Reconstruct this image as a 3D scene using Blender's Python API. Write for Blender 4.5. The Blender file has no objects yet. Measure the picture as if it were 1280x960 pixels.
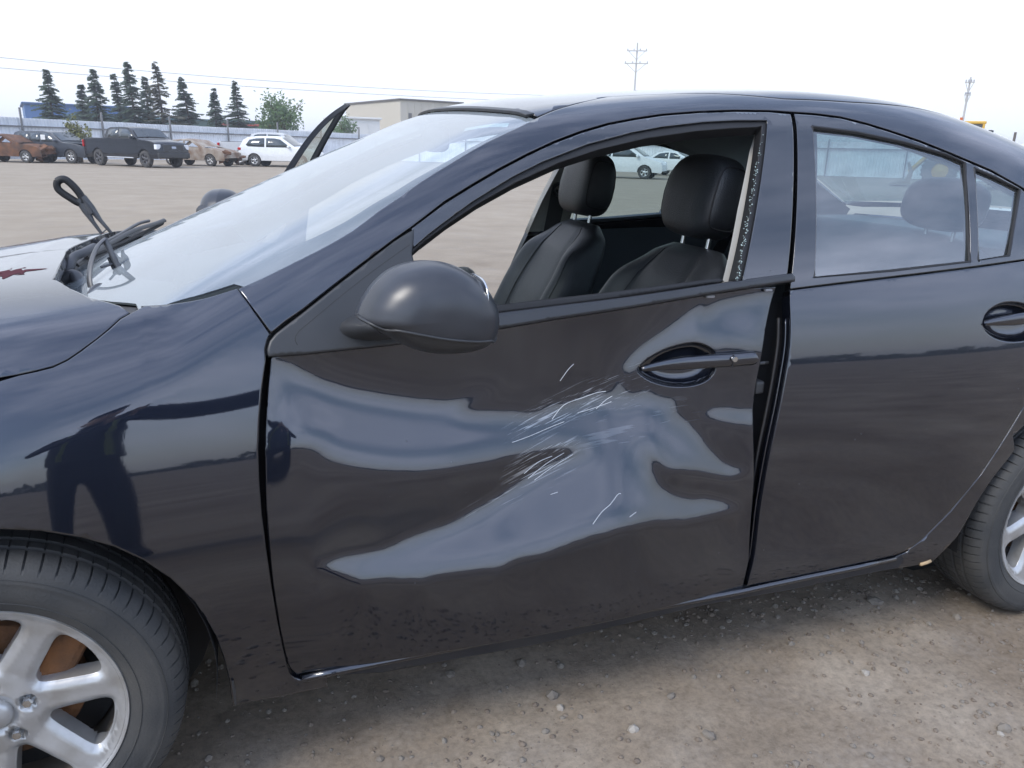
import bpy, bmesh, math, random
import numpy as np
from mathutils import Vector, Matrix
from mathutils.geometry import delaunay_2d_cdt
R_ = math.radians
random.seed(7); rng = np.random.default_rng(7)
scene = bpy.context.scene
COL = scene.collection

# ------------------------------------------------------------------ camera
CAM = np.array([0.46267, -2.19187, 1.29081]); YAW, PITCH, ROLL, FL = 0.351738, 0.296797, 0.024915, 955.21
def cam_axes():
    f = np.array([math.sin(YAW)*math.cos(PITCH), math.cos(YAW)*math.cos(PITCH), -math.sin(PITCH)])
    r = np.array([math.cos(YAW), -math.sin(YAW), 0]); u = np.cross(r, f)
    return math.cos(ROLL)*r+math.sin(ROLL)*u, -math.sin(ROLL)*r+math.cos(ROLL)*u, f
RX, UP, FW = cam_axes()
cd = bpy.data.cameras.new('camera'); cam = bpy.data.objects.new('camera', cd); COL.objects.link(cam)
cd.sensor_fit = 'HORIZONTAL'; cd.sensor_width = 36; cd.lens = 36*FL/1280; cd.clip_start = 0.03; cd.clip_end = 3000
M4 = Matrix.Identity(4)
for i in range(3):
    M4[i][0], M4[i][1], M4[i][2], M4[i][3] = RX[i], UP[i], -FW[i], CAM[i]
cam.matrix_world = M4
scene.camera = cam

# ------------------------------------------------------------------ world, sun, exposure
SUN_AZ = R_(247)      # compass-like angle of the sun measured from +Y clockwise: ahead of the car's nose
SUN_EL = R_(43)
world = bpy.data.worlds.new('World'); scene.world = world; world.use_nodes = True
nt = world.node_tree; nt.nodes.clear()
out = nt.nodes.new('ShaderNodeOutputWorld'); bg = nt.nodes.new('ShaderNodeBackground')
sky = nt.nodes.new('ShaderNodeTexSky'); sky.sky_type = 'NISHITA'; sky.sun_disc = False
sky.sun_elevation = SUN_EL; sky.sun_rotation = SUN_AZ
sky.air_density = 1.4; sky.dust_density = 1.0; sky.ozone_density = 3.0; sky.altitude = 900
tc = nt.nodes.new('ShaderNodeTexCoord')
mp = nt.nodes.new('ShaderNodeMapping'); mp.inputs['Scale'].default_value = (1.0, 1.0, 1.7)
nz = nt.nodes.new('ShaderNodeTexNoise'); nz.inputs['Scale'].default_value = 2.6; nz.inputs['Detail'].default_value = 7; nz.inputs['Roughness'].default_value = .58
rp = nt.nodes.new('ShaderNodeValToRGB'); rp.color_ramp.elements[0].position = .40; rp.color_ramp.elements[1].position = .74
sep = nt.nodes.new('ShaderNodeSeparateXYZ')
hz = nt.nodes.new('ShaderNodeMapRange'); hz.inputs[1].default_value = .12; hz.inputs[2].default_value = .56; hz.inputs[3].default_value = .95; hz.inputs[4].default_value = 0.0; hz.interpolation_type = 'SMOOTHSTEP'
mul = nt.nodes.new('ShaderNodeMath'); mul.operation = 'MULTIPLY'; mul.inputs[1].default_value = .8
mix = nt.nodes.new('ShaderNodeMixRGB'); mix.inputs[2].default_value = (8.6, 9.4, 12.0, 1)
rp.color_ramp.elements[0].color = (.20, .20, .20, 1)
L = nt.links.new
L(tc.outputs['Generated'], mp.inputs[0]); L(mp.outputs[0], nz.inputs[0]); L(nz.outputs[0], rp.inputs[0])
# pale haze: thick near the horizon, standing higher ahead of the camera where the photographed sky is white
L(tc.outputs['Generated'], sep.inputs[0])
lean = nt.nodes.new('ShaderNodeMath'); lean.operation = 'MULTIPLY'; lean.inputs[1].default_value = -.30
sm_ = nt.nodes.new('ShaderNodeMath'); sm_.operation = 'ADD'
mix2 = nt.nodes.new('ShaderNodeMixRGB'); mix2.inputs[2].default_value = (4.3, 4.6, 5.15, 1)
L(sep.outputs[1], lean.inputs[0]); L(lean.outputs[0], sm_.inputs[0]); L(sep.outputs[2], sm_.inputs[1]); L(sm_.outputs[0], hz.inputs[0])
L(rp.outputs[0], mul.inputs[0]); L(mul.outputs[0], mix.inputs[0]); L(sky.outputs[0], mix.inputs[1])
L(mix.outputs[0], mix2.inputs[1]); L(hz.outputs[0], mix2.inputs[0]); L(mix2.outputs[0], bg.inputs[0]); L(bg.outputs[0], out.inputs[0])
bg.inputs[1].default_value = 0.15
sd = bpy.data.lights.new('sun', 'SUN'); sd.energy = 1.4; sd.angle = R_(20); sd.color = (1, .95, .87)
sun = bpy.data.objects.new('sun', sd); COL.objects.link(sun)
sdir = Vector((math.sin(SUN_AZ)*math.cos(SUN_EL), math.cos(SUN_AZ)*math.cos(SUN_EL), math.sin(SUN_EL)))
sun.rotation_euler = sdir.to_track_quat('Z', 'Y').to_euler()
sun.location = (0, 0, 20)
vs = scene.view_settings; vs.view_transform = 'Standard'; vs.look = 'None'; vs.gamma = 1; vs.exposure = 0.8
scene.render.engine = 'CYCLES'
scene.cycles.max_bounces = 10; scene.cycles.transparent_max_bounces = 24; scene.cycles.glossy_bounces = 5; scene.cycles.diffuse_bounces = 4
scene.cycles.sample_clamp_indirect = 6

# ------------------------------------------------------------------ materials
def node_mat(name):
    m = bpy.data.materials.new(name); m.use_nodes = True
    return m, m.node_tree, m.node_tree.nodes['Principled BSDF']
MATS = {}
def mat(name, col, rough=.5, metal=0, spec=.5, noise=None, bump=0, bscale=60, coat=0, sheen=0, ior=None):
    """plain procedural: base colour broken up by noise; noise=(second colour, scale, amount)"""
    if name in MATS: return MATS[name]
    m, t, b = node_mat(name)
    b.inputs['Roughness'].default_value = rough; b.inputs['Metallic'].default_value = metal
    b.inputs['Specular IOR Level'].default_value = spec
    if ior: b.inputs['IOR'].default_value = ior
    b.inputs['Coat Weight'].default_value = coat; b.inputs['Coat Roughness'].default_value = .03
    if sheen: b.inputs['Sheen Weight'].default_value = sheen
    co = t.nodes.new('ShaderNodeTexCoord')
    c2, sc, am = noise or (tuple(c*.82 for c in col), 9, .5)
    n = t.nodes.new('ShaderNodeTexNoise'); n.inputs['Scale'].default_value = sc; n.inputs['Detail'].default_value = 5
    r = t.nodes.new('ShaderNodeMapRange'); r.inputs[1].default_value = .35; r.inputs[2].default_value = .68; r.inputs[3].default_value = 0; r.inputs[4].default_value = am
    mi = t.nodes.new('ShaderNodeMixRGB'); mi.inputs[1].default_value = (*col, 1); mi.inputs[2].default_value = (*c2, 1)
    t.links.new(co.outputs['Object'], n.inputs[0]); t.links.new(n.outputs[0], r.inputs[0]); t.links.new(r.outputs[0], mi.inputs[0]); t.links.new(mi.outputs[0], b.inputs['Base Color'])
    if bump:
        n2 = t.nodes.new('ShaderNodeTexNoise'); n2.inputs['Scale'].default_value = bscale; n2.inputs['Detail'].default_value = 4
        bp = t.nodes.new('ShaderNodeBump'); bp.inputs['Strength'].default_value = bump; bp.inputs['Distance'].default_value = .01
        t.links.new(co.outputs['Object'], n2.inputs[0]); t.links.new(n2.outputs[0], bp.inputs['Height']); t.links.new(bp.outputs[0], b.inputs['Normal'])
    MATS[name] = m; return m

def paint_mat(name, base, scratches=False):
    m, t, b = node_mat(name); MATS[name] = m
    N = t.nodes.new; K = t.links.new
    b.inputs['Metallic'].default_value = .85
    b.inputs['Coat Weight'].default_value = 1; b.inputs['Coat Roughness'].default_value = .05 if scratches else .03; b.inputs['Coat IOR'].default_value = 1.85
    co = N('ShaderNodeTexCoord')
    # dust film: heavier low on the body, blotchy
    n = N('ShaderNodeTexNoise'); n.inputs['Scale'].default_value = 5; n.inputs['Detail'].default_value = 8; n.inputs['Roughness'].default_value = .65
    K(co.outputs['Object'], n.inputs[0])
    mr = N('ShaderNodeMapRange'); mr.inputs[1].default_value = .38; mr.inputs[2].default_value = .75; mr.inputs[3].default_value = .001; mr.inputs[4].default_value = .022
    K(n.outputs[0], mr.inputs[0])
    sp = N('ShaderNodeSeparateXYZ'); K(co.outputs['Object'], sp.inputs[0])
    lo = N('ShaderNodeMapRange'); lo.inputs[1].default_value = .2; lo.inputs[2].default_value = .50; lo.inputs[3].default_value = 3.2; lo.inputs[4].default_value = 1.0
    K(sp.outputs[2], lo.inputs[0])
    mu = N('ShaderNodeMath'); mu.operation = 'MULTIPLY'; K(mr.outputs[0], mu.inputs[0]); K(lo.outputs[0], mu.inputs[1])
    # fine speckles of dried dirt
    v = N('ShaderNodeTexVoronoi'); v.inputs['Scale'].default_value = 34; K(co.outputs['Object'], v.inputs[0])
    n3 = N('ShaderNodeTexNoise'); n3.inputs['Scale'].default_value = 11; K(co.outputs['Object'], n3.inputs[0])
    m3 = N('ShaderNodeMapRange'); m3.inputs[1].default_value = .5; m3.inputs[2].default_value = .75; m3.inputs[3].default_value = 0; m3.inputs[4].default_value = .07; K(n3.outputs[0], m3.inputs[0])
    lt = N('ShaderNodeMath'); lt.operation = 'LESS_THAN'; K(v.outputs['Distance'], lt.inputs[0]); K(m3.outputs[0], lt.inputs[1])
    l2 = N('ShaderNodeMath'); l2.operation = 'MULTIPLY'; l2.inputs[1].default_value = .55; K(lt.outputs[0], l2.inputs[0])
    ad = N('ShaderNodeMath'); ad.operation = 'MAXIMUM'; K(mu.outputs[0], ad.inputs[0]); K(l2.outputs[0], ad.inputs[1])
    mi = N('ShaderNodeMixRGB'); mi.inputs[1].default_value = (*base, 1); mi.inputs[2].default_value = (.16, .165, .175, 1)
    K(ad.outputs[0], mi.inputs[0])
    rr = N('ShaderNodeMapRange'); rr.inputs[1].default_value = 0; rr.inputs[2].default_value = .3; rr.inputs[3].default_value = .42; rr.inputs[4].default_value = .7
    K(ad.outputs[0], rr.inputs[0]); K(rr.outputs[0], b.inputs['Roughness'])
    cr = N('ShaderNodeMapRange'); cr.inputs[1].default_value = 0; cr.inputs[2].default_value = .5; cr.inputs[3].default_value = 1; cr.inputs[4].default_value = .1
    K(ad.outputs[0], cr.inputs[0]); K(cr.outputs[0], b.inputs['Coat Weight'])
    last = mi.outputs[0]
    # slight orange peel
    n4 = N('ShaderNodeTexNoise'); n4.inputs['Scale'].default_value = 260; K(co.outputs['Object'], n4.inputs[0])
    bp = N('ShaderNodeBump'); bp.inputs['Strength'].default_value = .004; bp.inputs['Distance'].default_value = .002; K(n4.outputs[0], bp.inputs['Height'])
    K(bp.outputs[0], b.inputs['Normal']); K(bp.outputs[0], b.inputs['Coat Normal'])
    if scratches:
        for (cx, cz, ang, ru, rv, scu, scv, thr, amt) in scratches:
            mpn = N('ShaderNodeMapping'); mpn.vector_type = 'TEXTURE'
            mpn.inputs['Location'].default_value = (cx, 0, cz); mpn.inputs['Rotation'].default_value = (0, -ang, 0)
            K(co.outputs['Object'], mpn.inputs[0])
            s2 = N('ShaderNodeSeparateXYZ'); K(mpn.outputs[0], s2.inputs[0])
            cb = N('ShaderNodeCombineXYZ')
            for k, s_ in ((0, 1/ru), (2, 1/rv)):
                q = N('ShaderNodeMath'); q.operation = 'MULTIPLY'; q.inputs[1].default_value = s_; K(s2.outputs[k], q.inputs[0]); K(q.outputs[0], cb.inputs[k])
            ln = N('ShaderNodeVectorMath'); ln.operation = 'LENGTH'; K(cb.outputs[0], ln.inputs[0])
            msk = N('ShaderNodeMapRange'); msk.inputs[1].default_value = 1; msk.inputs[2].default_value = .55; msk.inputs[3].default_value = 0; msk.inputs[4].default_value = 1; K(ln.outputs['Value'], msk.inputs[0])
            cb2 = N('ShaderNodeCombineXYZ')
            for k, s_ in ((0, scu), (2, scv)):
                q = N('ShaderNodeMath'); q.operation = 'MULTIPLY'; q.inputs[1].default_value = s_; K(s2.outputs[k], q.inputs[0]); K(q.outputs[0], cb2.inputs[k])
            ns = N('ShaderNodeTexNoise'); ns.inputs['Scale'].default_value = 1; ns.inputs['Detail'].default_value = 3; ns.inputs['Roughness'].default_value = .7; K(cb2.outputs[0], ns.inputs[0])
            th = N('ShaderNodeMapRange'); th.inputs[1].default_value = thr; th.inputs[2].default_value = thr+.05; th.inputs[3].default_value = 0; th.inputs[4].default_value = amt; K(ns.outputs[0], th.inputs[0])
            pr = N('ShaderNodeMath'); pr.operation = 'MULTIPLY'; K(msk.outputs[0], pr.inputs[0]); K(th.outputs[0], pr.inputs[1])
            mi2 = N('ShaderNodeMixRGB'); mi2.inputs[2].default_value = (.55, .57, .6, 1); K(last, mi2.inputs[1]); K(pr.outputs[0], mi2.inputs[0])
            last = mi2.outputs[0]
    K(last, b.inputs['Base Color'])
    return m
PB = (.0060, .0092, .0200)
PAINT = paint_mat('black_paint', PB)

def glass_mat(name, tint, f0=.085, pw_=4.2, dust=(.015, .07), rough=.0):
    m = bpy.data.materials.new(name); m.use_nodes = True; t = m.node_tree; t.nodes.clear(); MATS[name] = m
    o = t.nodes.new('ShaderNodeOutputMaterial'); tr = t.nodes.new('ShaderNodeBsdfTransparent'); gl = t.nodes.new('ShaderNodeBsdfGlossy')
    tr.inputs[0].default_value = (*tint, 1); gl.inputs['Roughness'].default_value = rough
    lw = t.nodes.new('ShaderNodeLayerWeight'); lw.inputs[0].default_value = .5
    pw = t.nodes.new('ShaderNodeMath'); pw.operation = 'POWER'; pw.inputs[1].default_value = pw_; t.links.new(lw.outputs['Facing'], pw.inputs[0])
    fr = t.nodes.new('ShaderNodeMapRange'); fr.inputs[3].default_value = f0; fr.inputs[4].default_value = 1.0; t.links.new(pw.outputs[0], fr.inputs[0])
    mxs = t.nodes.new('ShaderNodeMixShader')
    # thin film of dust; pale sky reflection is also painted into its bluish colour
    df = t.nodes.new('ShaderNodeBsdfDiffuse'); df.inputs[0].default_value = (.50, .55, .57, 1)
    co = t.nodes.new('ShaderNodeTexCoord'); n = t.nodes.new('ShaderNodeTexNoise'); n.inputs['Scale'].default_value = 4; n.inputs['Detail'].default_value = 6
    mr = t.nodes.new('ShaderNodeMapRange'); mr.inputs[1].default_value = .35; mr.inputs[2].default_value = .8; mr.inputs[3].default_value = dust[0]; mr.inputs[4].default_value = dust[1]
    ms2 = t.nodes.new('ShaderNodeMixShader')
    t.links.new(co.outputs['Object'], n.inputs[0]); t.links.new(n.outputs[0], mr.inputs[0])
    t.links.new(fr.outputs[0], mxs.inputs[0]); t.links.new(tr.outputs[0], mxs.inputs[1]); t.links.new(gl.outputs[0], mxs.inputs[2])
    t.links.new(mr.outputs[0], ms2.inputs[0]); t.links.new(mxs.outputs[0], ms2.inputs[1]); t.links.new(df.outputs[0], ms2.inputs[2])
    t.links.new(ms2.outputs[0], o.inputs[0]); return m
GLASS = glass_mat('windscreen_glass', (.74, .84, .83), .20, 2.5, (.20, .34)); TINT = glass_mat('side_glass', (.62, .76, .76), .22, 3.4, (.025, .07))
PLAST = mat('black_plastic', (.028, .030, .033), .42, noise=((.05, .05, .052), 14, .35), bump=.05, bscale=500)
TRIMB = mat('satin_black_trim', (.02, .022, .026), .28, noise=((.04, .042, .046), 10, .3))
RUBB = mat('rubber_seal', (.010, .010, .011), .6)
DARK = mat('inner_dark', (.006, .006, .007), .7)
LEATH = mat('black_leather', (.016, .018, .021), .40, noise=((.028, .031, .035), 22, .6), bump=.25, bscale=330, spec=.45)
SEAM = mat('leather_seam', (.006, .006, .007), .7)
CREAM = mat('cream_trim', (.52, .50, .45), .6)
LINER = mat('headliner_cloth', (.30, .30, .29), .9)
STEEL = mat('polished_steel', (.62, .63, .64), .18, metal=1)
ALLOY = mat('silver_alloy', (.50, .51, .52), .33, metal=.55, noise=((.30, .285, .26), 16, .75), coat=.3, bump=.03, bscale=120)
ALLIN = mat('alloy_barrel', (.22, .20, .17), .5, metal=.4, noise=((.16, .11, .07), 10, .7))
RUST = mat('rusty_iron', (.20, .085, .03), .85, noise=((.06, .035, .022), 16, .9), bump=.5, bscale=90)
CLEARP = mat('red_lamp', (.45, .01, .012), .12)
WHITEP = mat('white_lamp', (.75, .76, .78), .12)

# ------------------------------------------------------------------ mesh helpers
def add(name, me, m=None, parent=None):
    o = bpy.data.objects.new(name, me); COL.objects.link(o)
    if m is not None and not me.materials: me.materials.append(m)
    if parent is not None: o.parent = parent
    return o
def empty(name, label, cat, loc=(0, 0, 0), rz=0, group=None):
    o = bpy.data.objects.new(name, None); COL.objects.link(o); o.location = loc; o.rotation_euler = (0, 0, rz); o.empty_display_size = .2
    o['label'] = label; o['category'] = cat
    if group: o['group'] = group
    return o
def tag(o, label, cat, group=None):
    o['label'] = label; o['category'] = cat
    if group: o['group'] = group
    return o
def part_empty(name, parent):
    o = bpy.data.objects.new(name, None); COL.objects.link(o); o.parent = parent; o.empty_display_size = .1; return o
def mesh(name, V, F, smooth=None, normals=None):
    me = bpy.data.meshes.new(name)
    me.from_pydata([tuple(map(float, v)) for v in V], [], [tuple(map(int, f)) for f in F])
    if smooth is not None:
        for p_ in me.polygons: p_.use_smooth = True
        if smooth < 180: me.set_sharp_from_angle(angle=R_(smooth))
    if normals is not None:
        for p_ in me.polygons: p_.use_smooth = True
        me.normals_split_custom_set_from_vertices([tuple(map(float, n)) for n in normals])
    me.update(); return me
class MB:
    """collects simple shapes for one mesh"""
    def __init__(s): s.V = []; s.F = []
    def put(s, V, F):
        b = len(s.V); s.V += [tuple(map(float, v)) for v in V]; s.F += [tuple(int(i)+b for i in f) for f in F]; return s
    def box(s, c, d, rot=None, taper=1.0):
        x, y, z = [k/2 for k in d]; V = []
        for sz in (-1, 1):
            k = taper if sz > 0 else 1
            for sx, sy in ((-1, -1), (1, -1), (1, 1), (-1, 1)): V.append(Vector((sx*x*k, sy*y*k, sz*z)))
        if rot is not None: V = [rot @ v for v in V]
        V = [v+Vector(c) for v in V]
        return s.put(V, [(3, 2, 1, 0), (4, 5, 6, 7), (0, 1, 5, 4), (1, 2, 6, 5), (2, 3, 7, 6), (3, 0, 4, 7)])
    def tube(s, pts, r, n=8, cap=True, flat=1.0):
        pts = [Vector(p) for p in pts]; m_ = len(pts); rs = r if hasattr(r, '__len__') else [r]*m_; V = []; F = []; up = None
        for i, p in enumerate(pts):
            t = (pts[min(i+1, m_-1)]-pts[max(i-1, 0)]).normalized()
            if up is None: up = t.orthogonal().normalized()
            up = (up-t*up.dot(t)).normalized(); bi = t.cross(up)
            for k in range(n):
                a = 2*math.pi*k/n; V.append(p+(up*math.cos(a)*flat+bi*math.sin(a))*rs[i])
        for i in range(m_-1):
            for k in range(n): F.append((i*n+k, i*n+(k+1) % n, (i+1)*n+(k+1) % n, (i+1)*n+k))
        if cap: F.append(tuple(range(n))[::-1]); F.append(tuple((m_-1)*n+k for k in range(n)))
        return s.put(V, F)
    def prism(s, poly, fn, a, b):
        """poly 2D; fn(u,v,h)->point; extruded from h=a to h=b"""
        n = len(poly); V = [fn(u, v, a) for u, v in poly]+[fn(u, v, b) for u, v in poly]
        F = [tuple(range(n))[::-1], tuple(range(n, 2*n))]+[(i, (i+1) % n, n+(i+1) % n, n+i) for i in range(n)]
        return s.put(V, F)
    def lathe(s, prof, n=48, axis='y', c=(0, 0, 0), close=False):
        V = []; F = []; m_ = len(prof)
        for k in range(n):
            a = 2*math.pi*k/n
            for r, h in prof:
                p = (r*math.cos(a), h, r*math.sin(a)) if axis == 'y' else (r*math.cos(a), r*math.sin(a), h) if axis == 'z' else (h, r*math.cos(a), r*math.sin(a))
                V.append((p[0]+c[0], p[1]+c[1], p[2]+c[2]))
        for k in range(n):
            for j in range(m_-1 if not close else m_):
                F.append((k*m_+j, k*m_+(j+1) % m_, ((k+1) % n)*m_+(j+1) % m_, ((k+1) % n)*m_+j))
        return s.put(V, F)
    def build(s, name, m, parent=None, smooth=None, label=None):
        o = add(name, mesh(name, s.V, s.F, smooth), m, parent)
        if label: o['label'] = label
        return o
def bevel(o, w=.01, seg=2):
    md = o.modifiers.new('bevel', 'BEVEL'); md.width = w; md.segments = seg; md.limit_method = 'ANGLE'; md.angle_limit = R_(35); return o
def superell(name, c, half, n=2.6, m=None, parent=None, rot=None, res=(28, 18), fn=None):
    V = []; F = []; nu, nv = res
    def pw(a, e): return math.copysign(abs(a)**(2/e), a)
    for j in range(nv+1):
        ph = -math.pi/2+math.pi*j/nv
        for i in range(nu):
            th = 2*math.pi*i/nu
            v = Vector((pw(math.cos(ph), n)*pw(math.cos(th), n), pw(math.cos(ph), n)*pw(math.sin(th), n), pw(math.sin(ph), n)))
            if fn: v = fn(v)
            v = Vector((v.x*half[0], v.y*half[1], v.z*half[2]))
            if rot is not None: v = rot @ v
            V.append(v+Vector(c))
    for j in range(nv):
        for i in range(nu): F.append((j*nu+i, j*nu+(i+1) % nu, (j+1)*nu+(i+1) % nu, (j+1)*nu+i))
    return add(name, mesh(name, V, F, 60), m, parent)

def smoothstep(a, b, x): t = np.clip((x-a)/(b-a), 0, 1); return t*t*(3-2*t)
def pip(poly, X, Y):
    poly = np.asarray(poly, float); ins = np.zeros(X.shape, bool); n = len(poly); j = n-1
    for i in range(n):
        xi, yi = poly[i]; xj, yj = poly[j]
        c = ((yi > Y) != (yj > Y)) & (X < (xj-xi)*(Y-yi)/(yj-yi+1e-30)+xi); ins ^= c; j = i
    return ins
def segdist(poly, X, Y):
    poly = np.asarray(poly, float); d = np.full(X.shape, 1e9)
    for i in range(len(poly)):
        a = poly[i]; b = poly[(i+1) % len(poly)]; ab = b-a; l = ab@ab+1e-12
        t = np.clip(((X-a[0])*ab[0]+(Y-a[1])*ab[1])/l, 0, 1)
        d = np.minimum(d, np.hypot(X-a[0]-t*ab[0], Y-a[1]-t*ab[1]))
    return d
def area(p): p = np.asarray(p); return .5*np.sum(p[:, 0]*np.roll(p[:, 1], -1)-np.roll(p[:, 0], -1)*p[:, 1])
def resample(poly, step, corner=28):
    p = np.asarray(poly, float); out_ = []
    for i in range(len(p)):
        a = p[i]; b = p[(i+1) % len(p)]; n = max(1, int(round(np.hypot(*(b-a))/step)))
        for k in range(n): out_.append(a+(b-a)*k/n)
    return np.array(out_)
def inset(poly, d):
    """move a closed polygon inwards by d"""
    p = np.asarray(poly, float)
    if area(p) < 0: p = p[::-1]
    a = np.roll(p, 1, 0); b = np.roll(p, -1, 0)
    e1 = (p-a)/(np.linalg.norm(p-a, axis=1, keepdims=True)+1e-9); e2 = (b-p)/(np.linalg.norm(b-p, axis=1, keepdims=True)+1e-9)
    n1 = np.stack([-e1[:, 1], e1[:, 0]], 1); n2 = np.stack([-e2[:, 1], e2[:, 0]], 1)
    n = n1+n2; n /= (np.linalg.norm(n, axis=1, keepdims=True)+1e-9); c = np.clip((n*n1).sum(1), .5, 1)
    return p+n*(d/c)[:, None]
def spline(pts, closed=False, k=6):
    """Catmull-Rom through 2D/3D points"""
    p = np.asarray(pts, float); n = len(p); o = []
    rngs = range(n) if closed else range(n-1)
    for i in rngs:
        g = (lambda j: p[j % n]) if closed else (lambda j: p[min(max(j, 0), n-1)])
        p0, p1, p2, p3 = g(i-1), g(i), g(i+1), g(i+2)
        for j in range(k):
            t = j/k; o.append(.5*((2*p1)+(-p0+p2)*t+(2*p0-5*p1+4*p2-p3)*t*t+(-p0+3*p1-3*p2+p3)*t**3))
    if not closed: o.append(p[-1])
    return np.array(o)

def panel(name, poly, surf, m, parent=None, step=.02, holes=(), depth=.014, edge=.0025, off=0.0, flip=False, gap=0.0, mirror=False, grid=True, rim=True):
    """sheet over a 2D region of a surface with rounded, returned edges. surf(u,v)->(n,3) points"""
    poly = np.asarray(poly, float)
    if area(poly) < 0: poly = poly[::-1]
    if gap: poly = inset(poly, gap)
    loops = [resample(poly, step)]; 
    for h in holes:
        h = np.asarray(h, float)
        if area(h) > 0: h = h[::-1]
        loops.append(resample(h, step*.7))
    pts = []; edges = []
    for lp in loops:
        b = len(pts); pts += [tuple(q) for q in lp]; edges += [(b+i, b+(i+1) % len(lp)) for i in range(len(lp))]
    nb = len(pts)
    ring = []
    if edge:
        for k, lp in enumerate(loops):
            r_ = inset(lp, edge) if k == 0 else inset(lp[::-1], -edge)
            ok = pip(poly, r_[:, 0], r_[:, 1])
            d = segdist(poly, r_[:, 0], r_[:, 1])
            ring += [tuple(q) for q, o_, dd in zip(r_, ok, d) if o_ and dd > edge*.45]
    if grid:
        x0, y0 = poly.min(0); x1, y1 = poly.max(0)
        gx, gy = np.meshgrid(np.arange(x0+step/2, x1, step), np.arange(y0+step/2, y1, step)); gx = gx.ravel(); gy = gy.ravel()
        ok = pip(poly, gx, gy)
        gx, gy = gx[ok], gy[ok]
        ok = segdist(poly, gx, gy) > step*.45
        for h in holes: ok &= ~pip(h, gx, gy) & (segdist(h, gx, gy) > step*.4)
        ring += list(zip(gx[ok], gy[ok]))
    allp = pts+ring
    v2, e2, f2, ov, oe, of = delaunay_2d_cdt([Vector(q) for q in allp], edges, [], 0, 1e-6)
    V2 = np.array([tuple(q) for q in v2]); T = np.array([tuple(f) for f in f2 if len(f) == 3])
    cen = V2[T].mean(1); ok = pip(poly, cen[:, 0], cen[:, 1])
    for h in holes: ok &= ~pip(h, cen[:, 0], cen[:, 1])
    T = T[ok]
    h_ = min(.004, step*.3)
    P = surf(V2[:, 0], V2[:, 1])
    du = surf(V2[:, 0]+h_, V2[:, 1])-surf(V2[:, 0]-h_, V2[:, 1]); dv = surf(V2[:, 0], V2[:, 1]+h_)-surf(V2[:, 0], V2[:, 1]-h_)
    Nn = np.cross(du, dv); Nn /= np.linalg.norm(Nn, axis=1, keepdims=True)+1e-12
    # orient outwards by the given flip
    if flip: Nn = -Nn
    a, b, c = P[T[:, 0]], P[T[:, 1]], P[T[:, 2]]
    fn = np.cross(b-a, c-a); s = (fn*Nn[T[:, 0]]).sum(1); T[s < 0] = T[s < 0][:, ::-1]
    P = P+Nn*off
    # boundary edges
    if rim and depth:
        ed = {}
        for t in T:
            for i in range(3):
                e = (t[i], t[(i+1) % 3]); ed[e] = 1
        be = [(i, j) for (i, j) in ed if (j, i) not in ed]
        bn = {}
        for i, j in be:
            d = P[j]-P[i]; o_ = np.cross(d, Nn[i]); o_ /= np.linalg.norm(o_)+1e-12
            for k in (i, j): bn[k] = bn.get(k, 0)+o_
        base = len(P); idx = {}; NV = []; NN = []
        for k, o_ in bn.items():
            o_ = o_/(np.linalg.norm(o_)+1e-12)
            idx[k] = base+len(NV); NV += [P[k]+o_*edge*.5-Nn[k]*edge*.5, P[k]+o_*edge*.5-Nn[k]*depth]; NN += [o_, o_]
            Nn[k] = Nn[k]+.7*o_; Nn[k] /= np.linalg.norm(Nn[k])
        F = [tuple(t) for t in T]
        for i, j in be:
            F += [(j, i, idx[i]), (j, idx[i], idx[j]), (idx[j], idx[i], idx[i]+1), (idx[j], idx[i]+1, idx[j]+1)]
        P = np.vstack([P, NV]); Nn = np.vstack([Nn, NN])
    else: F = [tuple(t) for t in T]
    if mirror == 'both':
        n0 = len(P); P = np.vstack([P, P*[1, -1, 1]]); Nn = np.vstack([Nn, Nn*[1, -1, 1]]); F = F+[tuple(i+n0 for i in f[::-1]) for f in F]
    elif mirror:
        P = P*[1, -1, 1]; Nn = Nn*[1, -1, 1]; F = [f[::-1] for f in F]
    used = np.zeros(len(P), bool); used[np.array([i for f in F for i in f])] = True
    if not used.all():
        mp_ = np.cumsum(used)-1; P = P[used]; Nn = Nn[used]; F = [tuple(mp_[i] for i in f) for f in F]
    return add(name, mesh(name, P, F, normals=Nn), m, parent)

# ------------------------------------------------------------------ the car's body surface (near half; the far half is its mirror image)
def tilt_table(zs, ts):
    z = np.linspace(.05, 1.6, 800); t = np.tan(np.radians(np.interp(z, zs, ts)))
    k = np.ones(41)/41; t = np.convolve(np.pad(t, 20, mode='edge'), k, 'valid')
    y = np.concatenate([[0], np.cumsum((t[1:]+t[:-1])/2*np.diff(z))]); y -= np.interp(.55, z, y); return z, y-.873
ZT, YF_ = tilt_table([.05, .2, .3, .4, .5, .6, .7, .75, .8, .9, 1.0, 1.1, 1.25, 1.4, 1.6], [-16, -9, -5, -2, 1, 5, 9.5, 11.5, 13.5, 18, 23, 27, 31, 36, 40])
_, YR_ = tilt_table([.05, .2, .26, .34, .5, .6, .7, .8, .85, .9, .95, 1.0, 1.1, 1.25, 1.4, 1.6], [-22, -10, -2, 5, 1, 2.5, 4.5, 7.5, 9.5, 12, 16, 22, 27, 31, 36, 40])
def Yside(x, z):
    T = smoothstep(.35, 1.4, x)
    y = np.interp(z, ZT, YF_)*(1-T)+np.interp(z, ZT, YR_)*T
    y = y+.012*((x-1.3)/1.5)**2+.20*np.clip(-.25-x, 0, 9)**2+.17*np.clip(x-2.75, 0, 9)**2
    y = y-.022*np.exp(-((x-.0)/.30)**2)+.042*smoothstep(-.05, .52, x)-.036*smoothstep(1.5, 2.5, x)
    return y
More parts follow.
